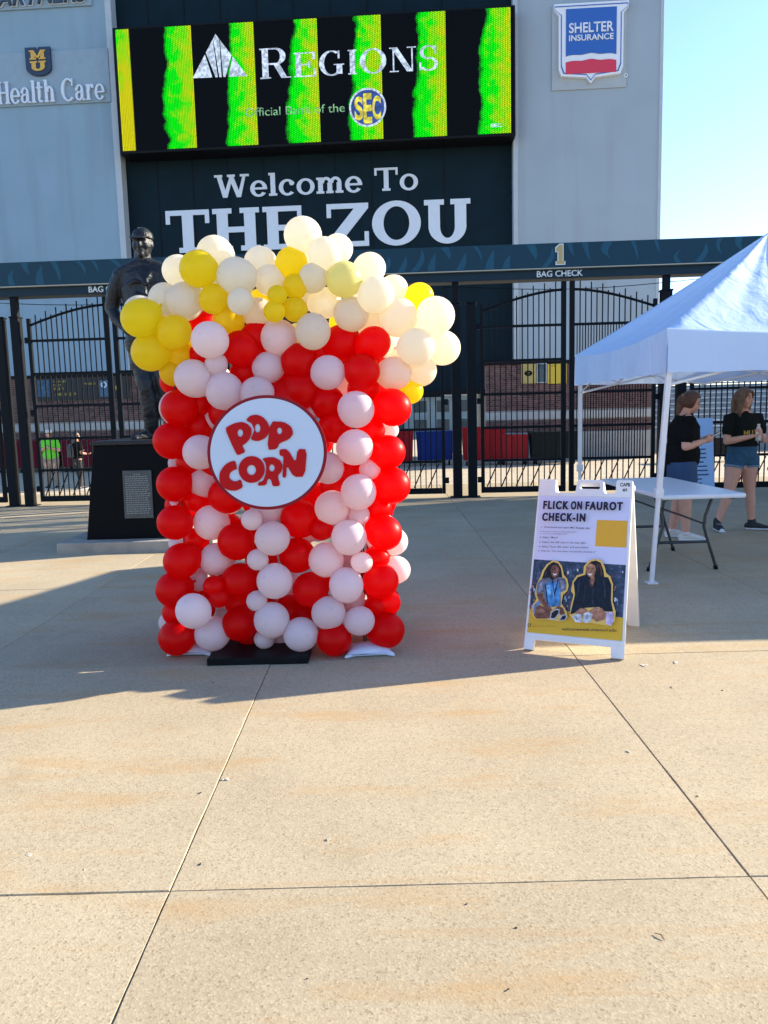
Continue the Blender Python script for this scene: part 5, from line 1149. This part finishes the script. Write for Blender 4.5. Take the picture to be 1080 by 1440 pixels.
# ================================================================== PEOPLE
m_skin = mat('skin', (.58, .31, .235), .5, var=.06, vscale=14, spec=.35)
m_skin_d = mat('skin_tanned', (.4, .2, .13), .5, var=.06, vscale=14, spec=.35)
def V(*a): return Vector(a)
def person(label, loc, rz, h, J, cl, hv=1.0, vox=.0085, group=None):
    """J: joints in metres for a 1.66 m figure facing -y; cl: clothing description"""
    t = thing('person', label, 'person', loc, rz, group); k = h / 1.66; t.scale = (k, k, k)
    sk = cl.get('skin', m_skin); bm = NB()
    hx = .16 * hv; lean = V(0, J.get('lean', 0), 0)
    tors = [(.80, .125 * hv, .10 * hv), (.88, hx, .118 * hv), (.98, .165 * hv, .122 * hv), (1.06, .14 * hv, .105 * hv), (1.16, .148 * hv, .112 * hv), (1.26, .162 * hv, .12 * hv), (1.34, .165, .098), (1.385, .12, .07), (1.42, .06, .055)]
    tp = [V(0, 0, z) + lean * ((z - .8) / .6) for z, _, _ in tors]; tr = [(a, b) for _, a, b in tors]
    tube(bm, tp, tr, 20)
    hd = J.get('head', V(0, -.02, 1.545)) ; nk = tp[-1]
    tube(bm, [nk - V(0, 0, .05), nk.lerp(hd, .5), hd + V(0, .02, -.03)], [(.058, .055), (.05, .052), (.052, .056)], 12)
    HR = Euler(J.get('hrot', (0, 0, 0))).to_matrix()
    def hp(x, y, z): return hd + HR @ V(x, y, z)
    hr = J.get('hrot', (0, 0, 0))
    ell(bm, hp(0, .012, .02), (.075, .092, .095), hr, 20); ell(bm, hp(0, -.025, -.04), (.056, .062, .062), hr, 16); ell(bm, hp(0, -.055, -.082), (.026, .024, .02), hr, 10)
    tube(bm, [hp(0, -.082, .018), hp(0, -.1, -.022)], [.009, .014], 8)                      # nose
    for s in (-1, 1):
        ell(bm, hp(s * .074, .012, -.01), (.009, .016, .024), hr, 10); ell(bm, hp(s * .04, -.058, -.03), (.024, .022, .022), hr, 10)
    ell(bm, hp(0, -.08, -.052), (.024, .012, .009), hr, 10)
    legr = [(.098 * hv, .1 * hv), (.09 * hv, .092 * hv), (.06 * (hv + 1) / 2, .064 * (hv + 1) / 2), (.056, .066), (.037, .042)]
    for s in ('l', 'r'):
        H_, K_, A_ = J['hip' + s], J['knee' + s], J['ank' + s]
        tube(bm, [H_, H_.lerp(K_, .45), K_, K_.lerp(A_, .3), A_], legr, 16)
        S_, E_, W_ = J['sh' + s], J['el' + s], J['wr' + s]; ar = (hv + 1) / 2
        tube(bm, [S_, S_.lerp(E_, .5), E_], [.052 * ar, .047 * hv, .04 * ar], 12, ref=(0, 1, 0))
        tube(bm, [E_, E_.lerp(W_, .3), W_], [.04 * ar, .041 * ar, .026], 12, ref=(0, 1, 0))
        d = (W_ - E_).normalized(); hd_ = J.get('hand' + s, d).normalized(); pn = J.get('palm' + s, V(0, 0, 1)); sd_ = hd_.cross(pn).normalized()
        if sd_.length < .1: sd_ = V(1, 0, 0)
        pn = sd_.cross(hd_).normalized(); pc = W_ + hd_ * .045
        tube(bm, [W_ - hd_ * .01, pc, W_ + hd_ * .075], [(.024, .018), (.038, .015), (.038, .013)], 12, ref=sd_)
        curl = J.get('curl' + s, .5)
        for q in range(4):
            b0 = W_ + hd_ * .075 + sd_ * (.027 - q * .018); L = (.036, .042, .039, .03)[q]
            d1 = (hd_ * math.cos(curl) + pn * math.sin(curl)); d2 = (hd_ * math.cos(curl * 2.2) + pn * math.sin(curl * 2.2))
            tube(bm, [b0 - hd_ * .02, b0 + d1 * L, b0 + d1 * L + d2 * L * .8], [.0095, .009, .0075], 8)
        sg = 1 if s == 'l' else -1
        b0 = W_ + hd_ * .03 + sd_ * .03; tube(bm, [b0, b0 + (sd_ * .6 + hd_ * .7 + pn * .4) * .035, b0 + (sd_ * .3 + hd_ + pn * .6) * .06], [.012, .0105, .008], 8)
        f = J.get('toe' + s, V(0, -1, 0)); tube(bm, [A_ + V(0, 0, .0), V(A_.x, A_.y, .045) + f * .03, V(A_.x, A_.y, .035) + f * .14], [.04, (.04, .035), (.035, .02)], 12)
    fused('body', bm, vox, sk, t, 2)
    # eyes, brows, lips
    for s in (-1, 1):
        b = NB(); ell(b, hp(s * .031, -.078, .016), (.013, .006, .0055), hr, 10); obj('eye', b, mat('eye_dark', (.03, .02, .018), .3), t, True)
        b = NB(); tube(b, [hp(s * .018, -.086, .036), hp(s * .034, -.083, .041), hp(s * .05, -.07, .036)], [.003, .004, .003], 6); obj('eyebrow', b, cl['hairm'], t, True)
    b = NB(); tube(b, [hp(-.022, -.084, -.052), hp(0, -.091, -.054), hp(.022, -.084, -.052)], [.003, .0055, .003], 6); obj('mouth', b, mat('lip', (.42, .13, .11), .45), t, True)
    # hair
    b = NB(); hs = cl['hair']
    def cap_(b, grow=.012, front=.045):
        for v_ in (ell(NB(), (0, 0, 0), 1, (0, 0, 0), 24),):
            bmesh.ops.transform(v_, matrix=Matrix.Diagonal((.077 + grow, .096 + grow, .1 + grow, 1)), verts=v_.verts)
            for q in v_.verts:
                x, y, z = q.co
                if y < -.045 and z < front: q.co.y = -.045 + (y + .045) * .15
                q.co = hp(q.co.x, q.co.y + .014, q.co.z + .024)
            tme = bpy.data.meshes.new('x'); v_.to_mesh(tme); v_.free(); b.from_mesh(tme); bpy.data.meshes.remove(tme)
    cap_(b)
    if hs == 'pony':
        tube(b, [hp(0, .09, .03), hp(0, .118, .02), hp(0, .122, .02) + V(0, .012, -.04), hp(0, .118, .02) + V(0, .02, -.12), hp(0, .11, .02) + V(-.01, .03, -.2), hp(0, .1, .02) + V(-.01, .03, -.26)], [.03, .032, .038, .04, .03, .012], 12)
    if hs == 'long':
        for s in (-1, 1):
            tube(b, [hp(s * .045, .0, .09), hp(s * .082, .0, .03), hp(s * .09, -.01, -.07), hp(s * .088, -.012, -.15), hp(s * .078, -.02, -.21)], [(.02, .05), (.02, .06), (.022, .055), (.024, .045), (.012, .025)], 12, ref=(1, 0, 0))
            tube(b, [hp(s * .02, -.07, .1), hp(s * .06, -.06, .06), hp(s * .078, -.04, .0)], [.012, .02, .016], 8)
        tube(b, [hp(0, .06, .06), hp(0, .08, -.05), hp(0, .07, -.18)], [(.07, .04), (.082, .035), (.07, .025)], 16)
    if hs == 'down':
        tube(b, [hp(0, .05, .06), hp(0, .07, -.06), hp(.01, .09, -.2), hp(.01, .1, -.3)], [(.085, .06), (.1, .06), (.1, .05), (.06, .03)], 16)
    hm = cl['hairm']
    fused('hair', b, .007, hm, t, 2)
    if 'cap' in cl:
        b = NB(); ell(b, hp(0, .012, .055), (.09, .108, .075), hr, 20); o = obj('cap', b, cl['cap'], t, True)
        b = NB(); tube(b, [hp(0, -.06, .062), hp(0, -.11, .052), hp(0, -.15, .04)], [(.075, .007), (.07, .007), (.04, .006)], 14); obj('brim', b, cl['cap'], o, True)
        b = NB(); tube(b, [hp(-.075, -.03, .018), hp(-.045, -.088, .016), hp(0, -.096, .014), hp(.045, -.088, .016), hp(.075, -.03, .018)], [(.012, .006)] * 5, 8); obj('sunglasses', b, m_black, t, True)
    # shirt with sleeves
    b = NB(); g = .016; z0 = cl.get('hem', .86)
    pts = [(z, a, bb) for z, a, bb in tors if z > z0 + .02 and z < 1.4]; a0 = [x for x in tors if x[0] <= z0 + .02][-1]
    zz = [z0] + [p[0] for p in pts]; ra = [(a0[1] + g * 1.9, a0[2] + g * 2.4)] + [(p[1] + g * (1.6 if p[0] < 1.2 else 1), p[2] + g * (1.9 if p[0] < 1.2 else 1.1)) for p in pts]
    tube(b, [V(0, 0, z) + lean * ((z - .8) / .6) for z in zz], ra, 24, cap=False)
    tube(b, [V(0, 0, 1.38) + lean, V(0, 0, 1.412) + lean], [(.1, .075), (.068, .062)], 16, cap=False)
    for s in ('l', 'r'):
        S_, E_ = J['sh' + s], J['el' + s]; tube(b, [V(S_.x * .5, S_.y, S_.z + .0), S_, S_.lerp(E_, cl.get('sleeve', .62))], [(.062, .062), (.072 * (hv + 1) / 2, .07), (.07 * hv, .066 * hv)], 16, ref=(0, 1, 0))
    tx_ = bpy.data.textures.get('cloth_folds') or bpy.data.textures.new('cloth_folds', 'CLOUDS'); tx_.noise_scale = .11
    fused('shirt', b, .009, cl['shirt'], t, 3, extra=[('DISPLACE', dict(texture=tx_, strength=.018, mid_level=.45, texture_coords='LOCAL'))])
    # shorts or trousers
    b = NB(); top = cl.get('waist', 1.03); ps = [x for x in tors if .79 < x[0] <= top + .03]
    tube(b, [V(0, 0, p[0]) + lean * ((p[0] - .8) / .6) for p in ps], [(p[1] + .012, p[2] + .012) for p in ps], 24, cap=False)
    ell(b, (0, .0, .815), (.13 * hv, .12 * hv, .06), (0, 0, 0), 16)
    for s in ('l', 'r'):
        H_, K_, A_ = J['hip' + s], J['knee' + s], J['ank' + s]
        if cl['legs'] == 'shorts': e_ = cl.get('inseam', .42); tube(b, [H_ + V(0, 0, .02), H_.lerp(K_, e_ * .5), H_.lerp(K_, e_)], [(.108 * hv, .112 * hv), (.11 * hv, .112 * hv), (.108 * hv, .11 * hv)], 20, cap=False)
        else: tube(b, [H_, H_.lerp(K_, .5), K_, K_.lerp(A_, .5), A_ + V(0, 0, .0)], [(.112 * hv, .112 * hv), (.1 * hv, .1), (.078, .082), (.072, .075), (.068, .075)], 20, cap=False)
    o = fused('shorts' if cl['legs'] == 'shorts' else 'trousers', b, .009, cl['pants'], t, 2, extra=[('DISPLACE', dict(texture=tx_, strength=.01, mid_level=.5, texture_coords='LOCAL'))])
    if cl.get('cuff'):
        for s in ('l', 'r'):
            H_, K_ = J['hip' + s], J['knee' + s]; e_ = cl.get('inseam', .42); c = NB(); tube(c, [H_.lerp(K_, e_ - .045), H_.lerp(K_, e_ + .01)], [(.113 * hv, .115 * hv)] * 2, 24, cap=False); obj('cuff', c, cl['cuff'], o, True)
    # shoes
    for s in ('l', 'r'):
        A_ = J['ank' + s]; f = J.get('toe' + s, V(0, -1, 0)); g0 = V(A_.x, A_.y, 0)
        b = NB(); tube(b, [g0 - f * .045 + V(0, 0, .045), g0 + f * .05 + V(0, 0, .05), g0 + f * .12 + V(0, 0, .037), g0 + f * .185 + V(0, 0, .03)], [(.038, .042), (.043, .045), (.044, .03), (.036, .02)], 16, ref=f.cross(V(0, 0, 1)))
        if cl.get('high'): tube(b, [g0 + V(0, 0, .05), A_ + V(0, 0, .035)], [(.046, .05), (.045, .05)], 16)
        sh = fused('shoe', b, .007, cl['shoe'], t, 2)
        b = NB(); tube(b, [g0 - f * .06 + V(0, 0, .014), g0 + f * .06 + V(0, 0, .014), g0 + f * .205 + V(0, 0, .016)], [(.04, .014), (.045, .014), (.036, .014)], 16, ref=f.cross(V(0, 0, 1))); obj('sole', b, cl.get('sole', m_ttop), sh, True)
        if cl.get('high'):
            for q in range(4):
                c = g0 + f * (.045 + q * .025) + V(0, 0, .094 - q * .012); sdv = f.cross(V(0, 0, 1)); b = NB(); tube(b, [c - sdv * .02, c + V(0, 0, .004), c + sdv * .02], [.0035] * 3, 6); obj('lace', b, m_ttop, sh, True)
            b = NB(); ell(b, g0 + f * .185 + V(0, 0, .028), (.03, .03, .021)); obj('toe_cap', b, m_ttop, sh, True)
        else:
            b = NB(); cyl(b, g0 + V(0, 0, .06), g0 + V(0, 0, .1), .043, 14); obj('sock', b, mat('sock_white', (.6, .6, .62), .8), sh, True)
    return t, hp
def legsJ(spread=.1, **k):
    J = dict(hipl=V(.095, 0, .86), hipr=V(-.095, 0, .86), kneel=V(.095 + spread * .2, -.02, .47), kneer=V(-.095 - spread * .2, -.02, .47), ankl=V(.09 + spread * .4, .02, .085), ankr=V(-.09 - spread * .4, .02, .085), shl=V(.178, .0, 1.335), shr=V(-.178, 0, 1.335))
    J.update(k); return J
m_tee = mat('tee_black', (.006, .006, .007), .85, var=.15, vscale=8, spec=.1); m_tee2 = mat('tee_charcoal', (.008, .011, .012), .85, var=.15, vscale=8, spec=.1)
m_den = mat('denim', (.015, .07, .14), .85, var=.25, vscale=22, bump=.2, bscale=90); m_denc = mat('denim_cuff', (.12, .2, .3), .85, var=.2, vscale=22)
m_hr1 = mat('hair_auburn', (.085, .035, .02), .45, var=.35, vscale=18, bump=.8, bscale=45); m_hr2 = mat('hair_light_brown', (.13, .075, .042), .45, var=.3, vscale=18, bump=.8, bscale=45); m_hr3 = mat('hair_black', (.012, .01, .01), .45, var=.3, vscale=18)
m_whs = mat('shoe_white', (.6, .6, .58), .6, var=.08, vscale=20); m_bks = mat('shoe_black', (.014, .016, .022), .7)
# woman with the ponytail, side on, reading her phone (faces +x)
g = G(956, 758)
J = legsJ(hipl=V(.10, 0, .86), hipr=V(-.10, 0, .86), kneel=V(.11, -.0, .47), kneer=V(-.11, -.03, .47), ankl=V(.12, .07, .085), ankr=V(-.11, -.04, .085), lean=-.02, head=V(0, -.085, 1.52), hrot=(.42, 0, 0),
          ell=V(.25, .02, 1.05), wrl=V(.08, -.21, 1.11), elr=V(-.25, .0, 1.05), wrr=V(-.06, -.22, 1.10), handl=V(-.25, -1, .2), handr=V(.25, -1, .2), palml=V(-1, 0, .5), palmr=V(1, 0, .5), curll=.55, curlr=.5, shl=V(.19, -.03, 1.34), shr=V(-.19, -.03, 1.34))
w1, hp1 = person('woman with auburn ponytail in black t-shirt and navy shorts looking down at a phone', (g.x, g.y, 0), R(78), 1.66, J, dict(hair='pony', hairm=m_hr1, shirt=m_tee, pants=mat('shorts_navy', (.015, .05, .13), .8, var=.12, vscale=10), legs='shorts', inseam=.55, hem=.84, shoe=m_whs, sleeve=.62), hv=1.28)
bm = NB(); tube(bm, [hp1(0, .1, .03), hp1(0, .115, .022)], [.036, .036], 14, cap=False); obj('hair_tie', bm, mat('hair_tie', (.35, .18, .1), .7), w1, True)
for s_, zz in (('ST', 1.16), ('WE', 1.085), ("'", .93)):
    b_ = text_bm(s_, .055, 0, 0, None, 'CENTER', .03, .002)
    for v in b_.verts: v.co = (-v.co.x - .03, .172 + v.co.y, v.co.z)
    obj('shirt_print', b_, m_sw, w1, loc=(0, .0, zz))
k1 = 1.66 / 1.66; Mx = Matrix.Translation((g.x, g.y, 0)) @ Matrix.Rotation(R(78), 4, 'Z')
ph = thing('phone', 'white phone held in both hands of the ponytailed woman', 'phone', Mx @ V(.01, -.325, 1.155), R(78)); ph.rotation_euler = (-.5, 0, R(78))
bm = NB(); box(bm, -.038, -.075, -.005, .038, .075, .005, .004); obj('case', bm, m_whs, ph)
bm = NB(); box(bm, -.034, -.07, .005, .034, .07, .0065); obj('screen', bm, mat('phone_screen', (.1, .13, .18), .1), ph)
# woman in denim shorts
g = G(1040, 745)
J = legsJ(hipl=V(.095, 0, .87), hipr=V(-.075, 0, .87), kneel=V(.10, -.02, .48), kneer=V(-.17, -.03, .47), ankl=V(.14, -.02, .085), ankr=V(-.27, .03, .085), toel=V(.85, -.5, 0), toer=V(-.25, -.95, 0), head=V(-.01, -.03, 1.55), hrot=(.1, .1, .5),
          ell=V(.255, -.02, 1.06), wrl=V(.1, -.21, 1.13), elr=V(-.225, -.04, 1.06), wrr=V(-.01, -.2, 1.12), handl=V(-.8, -.5, .25), handr=V(.9, -.35, .2), palml=V(-.2, -.3, 1), palmr=V(.1, -.3, 1), curll=.8, curlr=.7)
w2, hp2 = person('woman with loose light brown hair in black t-shirt, denim shorts and black high-top sneakers', (g.x, g.y, 0), R(8), 1.66, J, dict(hair='long', hairm=m_hr2, shirt=m_tee2, pants=m_den, legs='shorts', inseam=.3, cuff=m_denc, hem=1.0, waist=1.06, shoe=m_bks, high=True, sleeve=.55), hv=1.0)
for s_, zz, hh_ in (('MIZZOU', 1.22, .035), ('MU', 1.13, .06)):
    b_ = text_bm(s_, hh_, 0, 0, None, 'CENTER', .02, .002)
    for v in b_.verts: v.co = (v.co.x - .03, -.158 + v.co.y, v.co.z)
    if zz < 1.2: obj('shirt_print', b_, m_gold, w2, loc=(0, 0, zz))
    else: b_.free()
Mx = Matrix.Translation((g.x, g.y, 0)) @ Matrix.Rotation(R(8), 4, 'Z')
bt = thing('water_bottle', 'small white bottle held in both hands in front of a charcoal t-shirt', 'bottle', Mx @ V(.045, -.235, 1.07))
bm = NB(); tube(bm, [(0, 0, 0), (0, 0, .12), (0, 0, .15), (0, 0, .165)], [.032, .032, .022, .014], 16, cap=False); obj('body', bm, m_whs, bt, True)
bm = NB(); cyl(bm, (0, 0, .165), (0, 0, .19), .016, 14); obj('cap', bm, m_whs, bt, True)
# two people beyond the left gate, standing on the lower apron
m_lime = mat('tee_lime', (.13, .62, .03), .8, var=.08, vscale=8); m_kh = mat('khaki', (.26, .22, .18), .85, var=.15, vscale=8)
g = G(75, 687, GZ)
J = legsJ(ell=V(.27, -.03, 1.08), wrl=V(.06, -.2, 1.16), elr=V(-.27, -.03, 1.08), wrr=V(-.06, -.2, 1.14), handl=V(-1, -.3, .2), handr=V(1, -.3, .2), curll=.7, curlr=.7)
person('person in bright green t-shirt, khaki trousers, cap and sunglasses behind the left gate', (g.x, g.y, GZ), R(-5), 1.7, J, dict(hair='short', hairm=m_hr2, cap=m_whs, shirt=m_lime, pants=m_kh, legs='trousers', hem=.84, shoe=m_bks, sleeve=.6), hv=1.2, vox=.011)
g = G(112, 688, GZ)
J = legsJ(kneel=V(.06, -.06, .47), kneer=V(-.12, -.02, .47), ankl=V(.02, -.12, .085), ankr=V(-.14, .05, .085), ell=V(.24, -.02, 1.05), wrl=V(.2, -.22, 1.1), elr=V(-.24, .0, 1.06), wrr=V(-.2, -.2, 1.02), handl=V(-.2, -1, 0), handr=V(0, -1, 0))
pd, _ = person('person in black with long dark hair and backpack behind the left gate', (g.x, g.y, GZ), R(140), 1.62, J, dict(skin=m_skin_d, hair='down', hairm=m_hr3, shirt=m_tee, pants=mat('leggings', (.012, .012, .016), .7), legs='trousers', hem=.9, shoe=m_bks, sleeve=.6), vox=.011)
Mx = Matrix.Translation((g.x, g.y, GZ)) @ Matrix.Rotation(R(140), 4, 'Z')
bk = thing('backpack', 'dark grey backpack worn by the person in black behind the gate', 'backpack', Mx @ V(0, .2, 1.02), R(140))
bm = NB(); ell(bm, (0, 0, .08), (.14, .09, .2)); box(bm, -.12, -.06, -.1, .12, .07, .16, .03); fused('bag', bm, .012, mat('bag_grey', (.05, .055, .06), .8, var=.2, vscale=8), bk, 3)
for s in (-.08, .08):
    bm = NB(); tube(bm, [(s, -.06, .2), (s * 1.2, -.2, .27), (s * 1.3, -.31, .15), (s * 1.3, -.24, -.05)], [(.02, .006)] * 4, 8); obj('strap', bm, m_tleg, bk, True)
